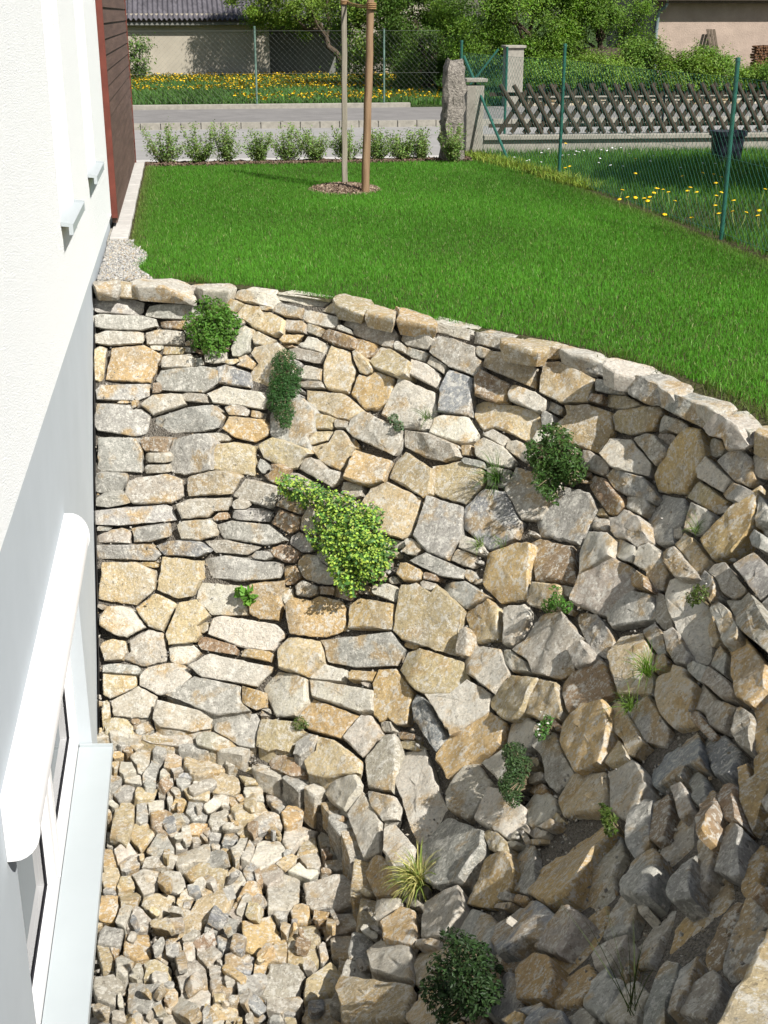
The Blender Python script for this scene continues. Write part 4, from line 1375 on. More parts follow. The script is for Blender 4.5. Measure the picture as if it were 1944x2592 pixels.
# ------------------------------------------------------------------ across the street on the right
WY = 36.2
sw_ = empty('street_stone_wall', (12, WY, -0.4), 'low wall of squared tan stones under a concrete coping across the street', 'stone wall')
xa2, xb2 = at_y(1335, 260, WY).x, at_y(2150, 260, WY).x
zt2 = at_y(1600, 240, WY).z
MB().box(xa2, xb2, WY + 0.05, WY + 0.3, -0.5, zt2 - 0.06).build('backing', M['gravelfill'], sw_)
rr_ = np.random.default_rng(12)
for row in range(2):
    x = xa2
    hh = (zt2 - 0.07 + 0.40) / 2
    while x < xb2:
        wd = rr_.uniform(0.28, 0.6)
        z0 = -0.40 + row * hh
        c = [(.34, .30, .24), (.38, .27, .14), (.30, .28, .25), (.42, .37, .28)][rr_.integers(4)]
        th = np.array([[0.008, 0.008], [wd - 0.008, 0.008], [wd - 0.008, hh - 0.012], [0.008, hh - 0.012]]) + rr_.normal(0, 0.012, (4, 2))
        Vx, F = stone_geo(th, np.array((x, WY, z0)), np.array((1., 0, 0)), np.array((0, 0, 1.)), np.array((0, -1., 0)), np.array((0, 0.1, 0)), int(rr_.integers(1e6)), 0.6, 18, True)
        link('stone', np_mesh('stone', Vx, F, True, R(38), np.array(c), rr_.uniform(0, 50)), M['stone'], sw_)
        x += wd
MB().box(xa2, xb2, WY - 0.06, WY + 0.34, zt2 - 0.058, zt2 + 0.02).build('coping', M['concrete'], sw_, bevel=0.01)
gpil = empty('gate_pillar', (at_y(1300, 200, 35.9).x, 35.9, -0.4), 'tall pale stone gate pillar under the green trees', 'pillar')
ga, gb_ = at_y(1281, 200, 35.9).x, at_y(1324, 200, 35.9).x
MB().box(ga, gb_, 35.9, 36.35, -0.5, at_y(1300, 122, 35.9).z).build('shaft', M['concrete'], gpil, bevel=0.02)
MB().box(ga - 0.05, gb_ + 0.05, 35.85, 36.4, at_y(1300, 121.8, 35.9).z, at_y(1300, 115, 35.9).z).build('cap', M['concrete'], gpil, bevel=0.01)

# board fence remnants behind the bushes
bf = empty('board_fence', (at_y(1500, 140, 39).x, 39, -0.3), 'brown upright board fence half hidden by the bushes', 'fence')
x0_, x1_ = at_y(1340, 140, 39.3).x, at_y(1600, 140, 39.3).x
bd = MB().box(0, 0.13, 0, 0.025, -0.3, at_y(1500, 120, 39.3).z).mesh('board')
x = x0_
while x < x1_:
    o = link('board', bd, M['fence_wood'], bf); o.location = (x, 39.3 + rng.uniform(-.004, .004), rng.uniform(-.03, .03)); x += 0.14

# old plaster building at the top right
HY = 43.0
ob = empty('plaster_building', (at_y(1800, 100, HY).x, HY, -0.3), 'old building with crumbling beige plaster and a zinc downpipe at the upper right', 'building')
hx0, hx1 = at_y(1658, 50, HY).x, at_y(2250, 50, HY).x
hz = at_y(1800, 8, HY).z
MB().box(hx0, hx1, HY, HY + 5, -0.5, hz + 0.4).build('wall', M['plaster'], ob)
MB().box(hx0 - 0.2, hx1, HY - 0.42, HY - 0.002, hz, hz + 0.08).build('soffit', M['fascia'], ob)
MB().prism([(hx0 - 0.3, hz + 0.081), (hx1, hz + 0.081), (hx1, hz + 0.25), (hx0 - 0.3, hz + 0.25)], HY - 0.5, HY - 0.40).build('gutter', M['fascia'], ob)
rfm = MB().add([(hx0 - 0.3, HY - 0.5, hz + 0.26), (hx1, HY - 0.5, hz + 0.26), (hx1, HY + 5, hz + 3.6), (hx0 - 0.3, HY + 5, hz + 3.6)], [(0, 1, 2, 3)])
rfm.add([(hx0 - 0.3, HY - 0.5, hz + 0.20), (hx1, HY - 0.5, hz + 0.20), (hx1, HY + 5, hz + 3.54), (hx0 - 0.3, HY + 5, hz + 3.54)], [(3, 2, 1, 0)])
rfm.build('roof', M['roof'], ob)
pts_ = [at_y(1690, -6, HY - .4), at_y(1688, 10, HY - .35), at_y(1684, 18, HY - .3), at_y(1672, 26, HY - .12), at_y(1667, 34, HY - .07), at_y(1661, 80, HY - .06), at_y(1655, 190, HY - .06)]
MB().tube(pts_, 0.055, 10).build('downpipe', M['zinc'], ob, smooth=True)
# a pair of boards leaning on that building
ln = empty('leaning_boards', (at_y(1790, 140, HY - .5).x, HY - .5, -0.2), 'stack of grey profiled boards leaning against the plaster building', 'boards')
for k in range(3):
    b0, b1 = at_y(1803 + k * 8, 150, HY - 0.62 + 0.03 * k), at_y(1791 + k * 8, 74, HY - 0.12)
    MB().bar(b0, b1, 0.085, 0.03, up=(0, 1, 0)).build('board', M['fence_wood'], ln, bevel=0.004)
# firewood stack
fwE = empty('firewood_stack', (at_y(1935, 150, HY - 1).x, HY - 1, -0.3), 'stack of split brown firewood beside the plaster building', 'firewood')
fr = np.random.default_rng(5)
zb_, zt_ = at_y(1930, 188, HY - 1).z, at_y(1930, 112, HY - 1).z
xl, xr = at_y(1912, 150, HY - 1).x, at_y(2010, 150, HY - 1).x
z = zb_
while z < zt_:
    x = xl + fr.uniform(0, .05)
    while x < xr:
        r0 = fr.uniform(0.035, 0.055)
        n_ = fr.integers(3, 6)
        ph = fr.uniform(0, 6.28)
        prf = [(x + r0 * math.cos(ph + 2 * math.pi * q / n_), z + r0 * math.sin(ph + 2 * math.pi * q / n_)) for q in range(n_)]
        MB().prism(prf, HY - 1.0 + fr.uniform(-.04, .04), HY - 0.6).build('log', M['firewood'], fwE)
        x += r0 * 2.0
    z += 0.085

# ------------------------------------------------------------------ grass
def blades(P, h, wdt, lean, cols, name, matl, jit=0.25, tipc=1.25, parent=None, **tg):
    """one folded blade per point: base pair, mid pair, tip"""
    n = len(P)
    h = h * rng.uniform(0.55, 1.25, n)
    a = rng.uniform(0, 2 * math.pi, n)
    fx_, fy_ = np.cos(a), np.sin(a)
    la = rng.uniform(0, 2 * math.pi, n)
    ln_ = np.abs(rng.normal(0, lean, n)) * h
    lx, ly = np.cos(la) * ln_, np.sin(la) * ln_
    w_ = wdt * rng.uniform(0.6, 1.3, n) * 0.5
    V_ = np.zeros((n, 5, 3))
    V_[:, 0] = P + np.stack([-fx_ * w_, -fy_ * w_, 0 * w_], 1)
    V_[:, 1] = P + np.stack([fx_ * w_, fy_ * w_, 0 * w_], 1)
    mid = P + np.stack([lx * .35, ly * .35, h * .6], 1)
    V_[:, 2] = mid + np.stack([fx_ * w_, fy_ * w_, 0 * w_], 1) * .8
    V_[:, 3] = mid - np.stack([fx_ * w_, fy_ * w_, 0 * w_], 1) * .8
    V_[:, 4] = P + np.stack([lx, ly, h * np.sqrt(np.maximum(0.15, 1 - (ln_ / h) ** 2 * .5))], 1)
    i = np.arange(n)[:, None] * 5
    Q = np.concatenate([i, i + 1, i + 2, i + 3], 1); T_ = np.concatenate([i + 3, i + 2, i + 4], 1)
    c = np.asarray(cols)
    c = c * (1 + rng.normal(0, jit, (n, 1)))
    c = c * (1 + rng.normal(0, 0.08, (n, 3)))
    C = np.repeat(np.clip(c, 0.004, 0.6)[:, None, :], 5, axis=1)
    o = link(name, np_mesh(name, V_.reshape(-1, 3), [Q, T_], False, None, C.reshape(-1, 3)), matl, parent)
    return tag(o, **tg)


def in_view(P, m=260):
    x, y = project(P)
    return (x > -m) & (x < PW + m) & (y > -m) & (y < PH + m)


def lowfreq(x, y, seed, f=1.0):
    r_ = np.random.default_rng(seed)
    s = np.zeros_like(x)
    for k in range(7):
        a = r_.uniform(0, 6.28); q = f * r_.uniform(0.6, 4.0)
        s += np.sin(q * (x * math.cos(a) + y * math.sin(a)) + r_.uniform(0, 6.28)) / (1 + q * .35)
    return s / 2.2


N = 680000
x = rng.uniform(0.08, 6.4, N); y = rng.uniform(3.5, YE - 0.05, N)
keep = outside_rim(x, y, 0.20 + 0.05 * np.sin(x * 7 + y * 3)) & (x < fence_x(y) - 0.10)
keep &= ~((x < 0.36 - 0.07 * (y - 10.5) + 0.05 * np.sin(y * 5) + 0.03 * np.sin(y * 23)) & (y < 12.5) & (y > 9))
keep &= x > np.where(y > 12.4, 0.20, 0.05)
keep &= ((x - 2.66) / 0.40) ** 2 + ((y - 15.95) / 0.50) ** 2 > 1
keep &= ~((y > 18.85) & (rng.uniform(size=N) < 0.93))
keep &= rng.uniform(size=N) < np.clip(1.35 - (y - 8) * 0.06, 0.6, 1)
P = np.stack([x, y, np.full(N, -0.014)], 1)[keep]
P = P[in_view(P)]
lf_ = lowfreq(P[:, 0], P[:, 1], 3)
lf2 = lowfreq(P[:, 0], P[:, 1], 5, 4.0)
col = np.array([0.078, 0.228, 0.021]) * (1 + 0.16 * lf_ + 0.10 * lf2)[:, None]
dry = np.clip(lowfreq(P[:, 0], P[:, 1], 9, 2.2) - 0.55, 0, 1)[:, None] * 0.3
edge_dry = (np.exp(-np.maximum(0, P[:, 0] - 0.2) / 0.10) * (P[:, 1] > 11.5))[:, None] * 0.7
near_f = np.exp(-(fence_x(P[:, 1]) - P[:, 0] - 0.1) / 0.12)[:, None] * 0.55
t_ = np.clip(dry + edge_dry + near_f, 0, 1)
col = col * (1 - t_) + np.array([0.16, 0.15, 0.06]) * t_
straw = rng.uniform(size=(len(P), 1)) < 0.03
col = np.where(straw, np.array([0.30, 0.34, 0.15]), col)
hh = 0.042 * (1 + 0.22 * lf2 + 0.12 * lf_)
blades(P, hh, 0.0044, 0.6, col, 'lawn_grass', M['grass'], jit=0.16, label='dense short green lawn grass between the hedge and the stone rim', cat='grass', kind='stuff')

# grass creeping over the coping
th = rng.integers(4, int(NT * .62), 2600)
off = np.abs(rng.normal(0.20, 0.04, 2600))
cdir = (RIMS[th] - RC); cdir /= np.linalg.norm(cdir, axis=1)[:, None]
Pc = RIMS[th] + cdir * off[:, None] + rng.normal(0, 0.03, (2600, 2))
Pc = np.concatenate([Pc, np.full((2600, 1), -0.01)], 1)
k_ = (lowfreq(Pc[:, 0], Pc[:, 1], 31, 3) > 0.1) & (Pc[:, 0] > 0.6)
Pc = Pc[k_]
blades(Pc, np.full(len(Pc), 0.075), 0.005, 0.9, np.tile(np.array([0.08, 0.12, 0.025]), (len(Pc), 1)), 'fringe_grass', M['grass'],
       label='thin pale grass fringe hanging over the coping stones', cat='grass', kind='stuff')

# neighbouring meadow behind the wire fence
N = 150000
x = rng.uniform(4.9, 14.5, N); y = rng.uniform(5, 20.0, N)
keep = (x > fence_x(y) - 0.02)
P = np.stack([x, y, np.full(N, -0.014)], 1)[keep]
P = P[in_view(P, 200)]
lf_ = lowfreq(P[:, 0], P[:, 1], 13)
col = np.array([0.065, 0.16, 0.02]) * (1 + 0.22 * lf_)[:, None]
blades(P, 0.12 * (1 + .3 * lf_), 0.007, 0.6, col, 'meadow_grass', M['grass'], jit=0.3,
       label='taller uneven meadow grass behind the green wire fence', cat='grass', kind='stuff')
# weeds along the fence foot
N = 9000
y = rng.uniform(9, 20.2, N)
x = fence_x(y) + rng.normal(-0.02, 0.10, N)
P = np.stack([x, y, np.full(N, -0.01)], 1)
k_ = lowfreq(x, y, 44, 1.6) + np.clip((y - 15) * .25, -1, .8) > 0.0
P = P[k_]
col = np.array([0.22, 0.30, 0.05]) * np.ones((len(P), 1))
blades(P, np.full(len(P), 0.11), 0.014, 0.8, col, 'fence_weeds', M['grass'], jit=0.3, label='yellow-green weeds along the foot of the wire fence', cat='weeds', kind='stuff')

# meadow across the street
N = 60000
y = rng.uniform(36.4, 52.8, N); x = rng.uniform(-4, 13, N)
P = np.stack([x, y, np.full(N, -0.35)], 1)
P = P[in_view(P, 60)]
col = np.array([0.075, 0.155, 0.035]) * (1 + 0.25 * lowfreq(P[:, 0], P[:, 1], 21))[:, None]
blades(P, np.full(len(P), 0.22), 0.030, 0.6, col, 'far_meadow_grass', M['grass'], jit=0.3, label='green meadow grass across the street in front of the shed', cat='grass', kind='stuff')
# dandelion heads there: hundreds of yellow discs
N = 5200
y = rng.uniform(36.5, 52.5, N); x = rng.uniform(-2, 9, N)
k_ = (lowfreq(x, y, 77, 0.5) + np.where(y > 42, 0.6, -0.2) + np.where((x > 2.2), 0.5, -0.35) + rng.normal(0, .25, N)) > 0.15
x, y = x[k_], y[k_]
n = len(x)
z = -0.35 + rng.uniform(0.17, 0.27, n)
rad = rng.uniform(0.022, 0.036, n)
a = np.arange(6) * math.pi / 3
ring = np.stack([np.cos(a), np.sin(a), np.zeros(6)], 1)
tl = rng.normal(0, 0.4, (n, 2))
Vd = np.stack([x, y, z], 1)[:, None, :] + ring[None] * rad[:, None, None]
Vd[:, :, 2] += (ring[None, :, 0] * tl[:, :1] + ring[None, :, 1] * (tl[:, 1:] - 0.5)) * rad[:, None]
top = np.stack([x, y, z + rad * .7], 1)[:, None, :]
Vd = np.concatenate([Vd, top], 1)
i = np.arange(n)[:, None] * 7
F = np.concatenate([np.stack([i[:, 0] + q, i[:, 0] + (q + 1) % 6, i[:, 0] + 6], 1) for q in range(6)] + [np.stack([i[:, 0] + (q + 1) % 6, i[:, 0] + q, i[:, 0] + (q + 2) % 6], 1) for q in (0, 2, 4)])
o = link('dandelion_bloom', np_mesh('dandelions', Vd.reshape(-1, 3), F), M['yellow'])
tag(o, 'hundreds of yellow dandelions blooming in the meadow across the street', 'dandelions', kind='stuff')


# ------------------------------------------------------------------ leaves
def leaves(P, Nrm, size, col, aspect=0.5, fold=0.25, jit=0.25):
    """diamond leaves with a fold: returns V, F, C"""
    n = len(P)
    Nrm = Nrm / (np.linalg.norm(Nrm, axis=1)[:, None] + 1e-9)
    d = rng.normal(size=(n, 3)); d -= Nrm * (d * Nrm).sum(1)[:, None]
    d /= np.linalg.norm(d, axis=1)[:, None] + 1e-9
    b = np.cross(Nrm, d)
    s = (size * rng.uniform(0.6, 1.3, n))[:, None]
    V_ = np.zeros((n, 4, 3))
    V_[:, 0] = P - d * s * .5
    V_[:, 1] = P + b * s * aspect * .5 + Nrm * s * fold * .5
    V_[:, 2] = P + d * s * .5
    V_[:, 3] = P - b * s * aspect * .5 + Nrm * s * fold * .5
    i = np.arange(n)[:, None] * 4
    F = np.concatenate([np.concatenate([i, i + 1, i + 2], 1), np.concatenate([i, i + 2, i + 3], 1)])
    c = np.asarray(col) * np.ones((n, 1))
    c = np.clip(c * (1 + rng.normal(0, jit, (n, 1))) * (1 + rng.normal(0, .07, (n, 3))), 0.004, 0.7)
    return V_.reshape(-1, 3), F, np.repeat(c, 4, axis=0)


def leaf_obj(name, parts, parent, matl=None):
    Vs, Fs, Cs = [], [], []
    b = 0
    for V_, F, C in parts:
        Vs.append(V_); Fs.append(F + b); Cs.append(C); b += len(V_)
    return link(name, np_mesh(name, np.concatenate(Vs), np.concatenate(Fs), False, None, np.concatenate(Cs)), matl or M['leaf'], parent)


def crown_points(n, centre, radii, clumps, spread, seed, flat=0.0):
    r_ = np.random.default_rng(seed)
    u_ = r_.normal(size=(clumps, 3)); u_ /= np.linalg.norm(u_, axis=1)[:, None]
    cc = u_ * (r_.uniform(0.25, 1.0, (clumps, 1)) ** 0.55)
    cc = cc * np.array(radii) + np.array(centre)
    wgt = r_.uniform(0.4, 1.6, clumps); wgt /= wgt.sum()
    k = r_.choice(clumps, n, p=wgt)
    off = r_.normal(size=(n, 3)) * spread * r_.uniform(0.5, 1.4, (clumps, 1))[k]
    off[:, 2] *= 0.75
    P = cc[k] + off
    Nn = (P - np.array(centre)) / np.array(radii) + r_.normal(0, 0.8, (n, 3)) + np.array([0, 0, 0.6])
    shade = r_.uniform(0.78, 1.2, clumps)[k]
    return P, Nn, shade, cc


def branch(mb, a, b, r0, r1, seed, segs=6, wob=0.08, n=7):
    r_ = np.random.default_rng(seed)
    a, b = Vector(a), Vector(b)
    L = (b - a).length
    pts = []
    for k in range(segs + 1):
        t = k / segs
        p = a.lerp(b, t)
        if 0 < k < segs: p += Vector(r_.normal(0, wob * L * .35, 3))
        pts.append(p)
    mb.tube(pts, [r0 + (r1 - r0) * k / segs for k in range(segs + 1)], n)


def tree(name, base, centre, radii, n, size, col, label, seed, clumps=60, spread=0.28, trunk_r=0.12, cat='tree', group=None, limbs=9, aspect=.55):
    e = empty(name, base, label, cat, group)
    P, Nn, shade, cc = crown_points(n, centre, radii, clumps, spread, seed)
    ok = P[:, 2] > base[2] + 0.05
    P, Nn, shade = P[ok], Nn[ok], shade[ok]
    leaf_obj('crown', [leaves(P, Nn, size, np.array(col) * shade[:, None], aspect)], e)
    tr = MB()
    fork = Vector(base).lerp(Vector(centre), 0.45)
    branch(tr, Vector(base) - Vector((0, 0, .1)), fork, trunk_r, trunk_r * .7, seed, n=9)
    o = tr.build('trunk', M['bark'], e, smooth=True)
    lb = MB()
    for k in range(limbs):
        c = cc[k * len(cc) // limbs]
        branch(lb, fork, c, trunk_r * .5, 0.012, seed + k, segs=6, n=6)
    lb.build('limbs', M['bark'], o, smooth=True)
    return e


def pt(px, py, Y): return tuple(at_y(px, py, Y))


LG = (0.17, 0.26, 0.035)
MG = (0.062, 0.125, 0.020)
DG = (0.030, 0.070, 0.014)
T = 'trees and bushes across the street'


def W2(px0, px1, Y): return (at_y(px1, 100, Y) - at_y(px0, 100, Y)).length


# pear tree in front of the shed, trunk at the middle
c = pt(750, -40, 50.6)
tree('young_tree', pt(887, 205, 50.6), (c[0], 50.6, c[2]), (2.5, 1.4, 2.1), 34000, 0.085, LG, 'light green leafy tree hanging in front of the shed recess', 101, 70, 0.24, 0.13, group=T)
c = pt(985, 60, 44)
tree('mixed_tree', pt(1020, 235, 44), (c[0], 44, c[2]), (1.8, 1.4, 2.1), 34000, 0.085, (0.13, .21, .03), 'mid green tree right of the tree stakes', 102, 60, 0.26, 0.12, group=T)
c = pt(1075, 120, 42)
tree('dark_tree', pt(1085, 245, 42), (c[0], 42, c[2] + .3), (1.4, 1.2, 2.2), 34000, 0.08, (0.08, .15, .022), 'dark green tree behind the granite post', 103, 55, 0.25, 0.14, group=T)
c = pt(1320, 60, 39.5)
tree('dense_tree', pt(1370, 255, 39.5), (c[0], 39.5, c[2] + 0.15), (2.6, 1.4, 1.75), 70000, 0.072, (0.125, .225, .025), 'broad dense green tree above the lattice fence', 104, 110, 0.22, 0.17, group=T)
c = pt(1510, 75, 39.8)
tree('second_dense_tree', pt(1535, 255, 39.8), (c[0], 39.8, c[2]), (1.5, 1.1, 1.75), 36000, 0.072, (0.115, .21, .025), 'green tree beside the zinc downpipe of the plaster building', 105, 60, 0.22, 0.13, group=T)
# hedge bushes behind the low stone wall
for k, (px_, py_, w_, h_, sd, lb) in enumerate([(1385, 195, 75, 50, 201, 'dark leafy bush right of the pale gate pillar'), (1505, 190, 85, 60, 202, 'green bush below the pale gap under the dense tree'),
                                                (1620, 180, 80, 90, 203, 'tall light green bush below the downpipe'), (1735, 205, 85, 70, 204, 'rounded green bush left of the leaning boards'),
                                                (1800, 190, 75, 75, 205, 'bright green bush in front of the leaning boards'), (1905, 215, 75, 50, 206, 'low green bush in front of the firewood stack'),
                                                (1985, 200, 60, 60, 207, 'green bush at the right edge behind the lattice fence')]):
    Y = 37.2 + 0.5 * (k % 3)
    c = pt(px_, py_, Y)
    rx = w_ / 95.0; rz = h_ / 95.0
    tree('garden_bush', (c[0], Y, -0.35), (c[0], Y, c[2]), (rx, 0.7, rz), int(9000 * rx * rz / 0.6) + 3500, 0.07, (0.14, .235, .03) if k % 2 else (0.12, .215, .03), lb, sd, 36, 0.17, 0.05, 'bush', 'bushes behind the low street wall')
# shrub before the shed
c = pt(355, 150, 49)
tree('small_shrub', (c[0], 49, -0.35), (c[0] - 0.1, 49, c[2]), (0.55, 0.5, 0.8), 1500, 0.10, (0.10, .17, .035), 'small green shrub against the shed wall by the cladding', 301, 22, 0.17, 0.04, 'shrub', limbs=8)
# twiggy branch reaching in over the shed roof: a fruit tree on the left
c = pt(330, -30, 45)
fe = tree('blossom_tree', (c[0] - 2.5, 45, -0.35), (c[0] - 0.1, 45, c[2] + .55), (1.7, 1.0, .75), 3600, 0.07, (0.12, .17, .06), 'fruit tree whose twigs hang over the shed roof beside the cladding', 302, 40, 0.16, 0.14, group=T, limbs=14)
# unseen tree right of the view, added to cast the shadow on the meadow
tree('shadow_caster_tree', (10.6, 13.2, 0), (10.1, 13.9, 3.2), (2.3, 1.8, 1.1), 24000, 0.115, MG, 'broad tree added out of view at the right to cast the shadow on the meadow by the tub', 303, 70, 0.25, 0.12)

# ------------------------------------------------------------------ hedge shrubs along the street
HS = [(418, 418, .52, .56), (508, 412, .46, .50), (575, 415, .52, .50), (655, 410, .44, .46), (728, 412, .50, .48), (795, 410, .46, .48), (880, 408, .44, .44), (955, 408, .40, .42), (1012, 405, .42, .44), (1066, 405, .40, .44), (1132, 402, .32, .46)]
names = ['first', 'second', 'third', 'fourth', 'fifth', 'sixth', 'seventh', 'eighth', 'ninth', 'tenth']
for k, (px_, py_, w_, h_) in enumerate(HS):
    g = at_z(px_, py_, 0)
    HY_ = 19.1 if k < 10 else 18.72
    w_ *= 1.12 * rng.uniform(0.85, 1.15); h_ *= rng.uniform(0.86, 1.12)
    lbl = ('%s young hedge shrub from the brown cladding, small leaves on thin stems' % names[k]) if k < 10 else 'young hedge shrub growing against the granite post'
    e = empty('hedge_shrub', (g.x, HY_, 0), lbl, 'shrub', 'young hedge shrubs along the street')
    r_ = np.random.default_rng(400 + k)
    st = MB(); tips = []
    for q in range(24):
        a = r_.uniform(0, 6.28); rr = w_ * .5 * r_.uniform(0.25, 1.25); zt = h_ * r_.uniform(0.40, 1.08)
        tip = Vector((g.x + math.cos(a) * rr, HY_ + math.sin(a) * rr * .8, zt))
        b0 = Vector((g.x + r_.normal(0, .02), HY_ + r_.normal(0, .02), -0.02))
        m_ = b0.lerp(tip, .5) + Vector((0, 0, -0.0)) + Vector((math.cos(a) * rr * .12, 0, 0))
        st.tube([b0, m_, tip], [0.0055, 0.004, 0.002], 4)
        for t in np.linspace(0.25, 1.0, 9): tips.append(b0.lerp(m_, t * 2) if t < .5 else m_.lerp(tip, t * 2 - 1))
    st.build('stems', M['twig'], e)
    C0 = np.array([tuple(v) for v in tips])
    P = np.repeat(C0, 9, axis=0) + r_.normal(0, 0.028, (len(C0) * 9, 3))
    leaf_obj('foliage', [leaves(P, r_.normal(0, .6, P.shape) + np.array([0, -.3, .8]), 0.038, (0.16, .25, .065), .45)], e)
# mulch strip below the hedge
Nn_ = 60
xs = np.linspace(0.18, 4.9, Nn_)
Vm = []
for j in range(5):
    Vm.append(np.stack([xs, np.full(Nn_, 18.86 + .13 * j) + 0.03 * np.sin(xs * 9 + j), np.array([-0.012, .012, .03, .02, -.012])[j] + 0.008 * rng.normal(size=Nn_)], 1))
mu = link('mulch_strip', np_mesh('mulch_strip', np.concatenate(Vm), grid_faces(5, Nn_), True), M['mulch'])
tag(mu, kind='structure')

# ------------------------------------------------------------------ tree stakes with rope and mulch mound
mm = MB()
nr, ns = 8, 40
Vx = [(2.66, 15.95, 0.055)]
for r_ in range(1, nr + 1):
    for q in range(ns):
        a = 2 * math.pi * q / ns
        t = r_ / nr
        Vx.append((2.66 + math.cos(a) * .46 * t * (1 + .1 * math.sin(3 * a)), 15.95 + math.sin(a) * .56 * t * (1 + .1 * math.cos(2 * a)), 0.055 * (1 - t * t) - 0.014 + random.uniform(-.006, .006)))
F = [(0, 1 + q, 1 + (q + 1) % ns) for q in range(ns)]
for r_ in range(nr - 1):
    for q in range(ns):
        F.append((1 + r_ * ns + q, 1 + (r_ + 1) * ns + q, 1 + (r_ + 1) * ns + (q + 1) % ns, 1 + r_ * ns + (q + 1) % ns))
mo = mm.add(Vx, F).build('mulch_mound', M['mulch'], smooth=True)
tag(mo, 'low round mound of reddish bark mulch around the tree stakes', 'mulch')


def samp_m(n):
    a = rng.uniform(0, 6.28, n); t = np.sqrt(rng.uniform(0, 1, n))
    return np.stack([2.66 + np.cos(a) * .44 * t, 15.95 + np.sin(a) * .54 * t, 0.055 * (1 - t * t) - 0.002], 1)


M['chip'] = attr_leaf('bark_chip', 0.95, 0.0, 0.1)
pebbles(1500, samp_m, 0.026, 'bark_chips', M['chip'], [(.13, .09, .062), (.18, .135, .10), (.085, .058, .042), (.26, .20, .15)], parent=mo, kind='stuff')
pebbles(1800, lambda n: np.stack([rng.uniform(.2, 4.9, n), rng.normal(19.0, .10, n), rng.uniform(.0, .03, n)], 1), 0.026, 'bark_chips', M['chip'], [(.12, .085, .06), (.17, .125, .095), (.08, .055, .04)], parent=mu, kind='stuff')
s1p, s1t = Vector((2.86, 15.57, -0.1)), at_y(942, -30, 15.57)
st = MB()
n_ = 14
pts_ = [Vector((s1p.x + (s1t.x - s1p.x) * k / n_, 15.57 + 0.02 * k / n_, -0.1 + (2.6) * k / n_)) + Vector((random.uniform(-.004, .004), 0, 0)) for k in range(n_ + 1)]
st.tube(pts_, [0.050 - 0.010 * k / n_ + random.uniform(-.001, .001) for k in range(n_ + 1)], 16)
so = st.build('round_stake', M['stake'], smooth=True)
tag(so, 'tall round brown tree stake in the lawn, nearer of the two', 'stake')
s2x = at_z(872, 472, 0).x
sq = MB()
x2t = at_y(871, -30, 16.2).x
for k in range(n_):
    pass
V8 = []
for k in range(n_ + 1):
    t = k / n_
    cx = s2x + (x2t - s2x) * t + random.uniform(-.003, .003); z = -0.1 + 2.6 * t; hw = 0.033 - 0.003 * t
    V8 += [(cx - hw, 16.2 - hw, z), (cx + hw, 16.2 - hw, z), (cx + hw, 16.2 + hw, z), (cx - hw, 16.2 + hw, z)]
F8 = [(0 + 4 * k, 1 + 4 * k, 5 + 4 * k, 4 + 4 * k) for k in range(n_)] + [(1 + 4 * k, 2 + 4 * k, 6 + 4 * k, 5 + 4 * k) for k in range(n_)] + [(2 + 4 * k, 3 + 4 * k, 7 + 4 * k, 6 + 4 * k) for k in range(n_)] + [(3 + 4 * k, 0 + 4 * k, 4 + 4 * k, 7 + 4 * k) for k in range(n_)] + [(4 * n_, 4 * n_ + 1, 4 * n_ + 2, 4 * n_ + 3)]
o = sq.add(V8, F8).build('square_stake', M['stake_grey'], bevel=0.006)
tag(o, 'grey squared tree stake behind the round brown one', 'stake')
rp_ = MB()
zr = at_y(940, 15, 15.57).z
ctr = Vector((at_y(940, 15, 15.57).x, 15.57, zr))
for q in range(4):
    rp_.tube([ctr + Vector((0.052 * math.cos(a), 0.052 * math.sin(a), 0.017 * (q - 1.5) + 0.004 * math.sin(a + q))) for a in np.linspace(0, 2 * math.pi, 17)], 0.0085, 6, False)
c2 = Vector((at_y(872, 5, 16.2).x, 16.2, zr + 0.04))
for dz in (-0.01, 0.012):
    rp_.tube([ctr + Vector((-0.05, 0.02, dz)), ctr.lerp(c2, .35) + Vector((0, 0, -0.022 + dz)), ctr.lerp(c2, .7) + Vector((0, 0, -0.012 + dz)), c2 + Vector((0.03, -0.03, dz))], 0.0085, 6)
for q in range(3):
    rp_.tube([c2 + Vector((0.045 * math.cos(a), 0.045 * math.sin(a), 0.016 * (q - 1))) for a in np.linspace(0, 2 * math.pi, 13)], 0.008, 6, False)
o = rp_.build('coir_rope', M['rope'], smooth=True)
tag(o, 'brown coir rope tied between the two tree stakes', 'rope')

# ------------------------------------------------------------------ plants in the wall
def frame_at(px_, py_, lift=0.0):
    p, n = hit(px_, py_)
    return p + n * lift, n


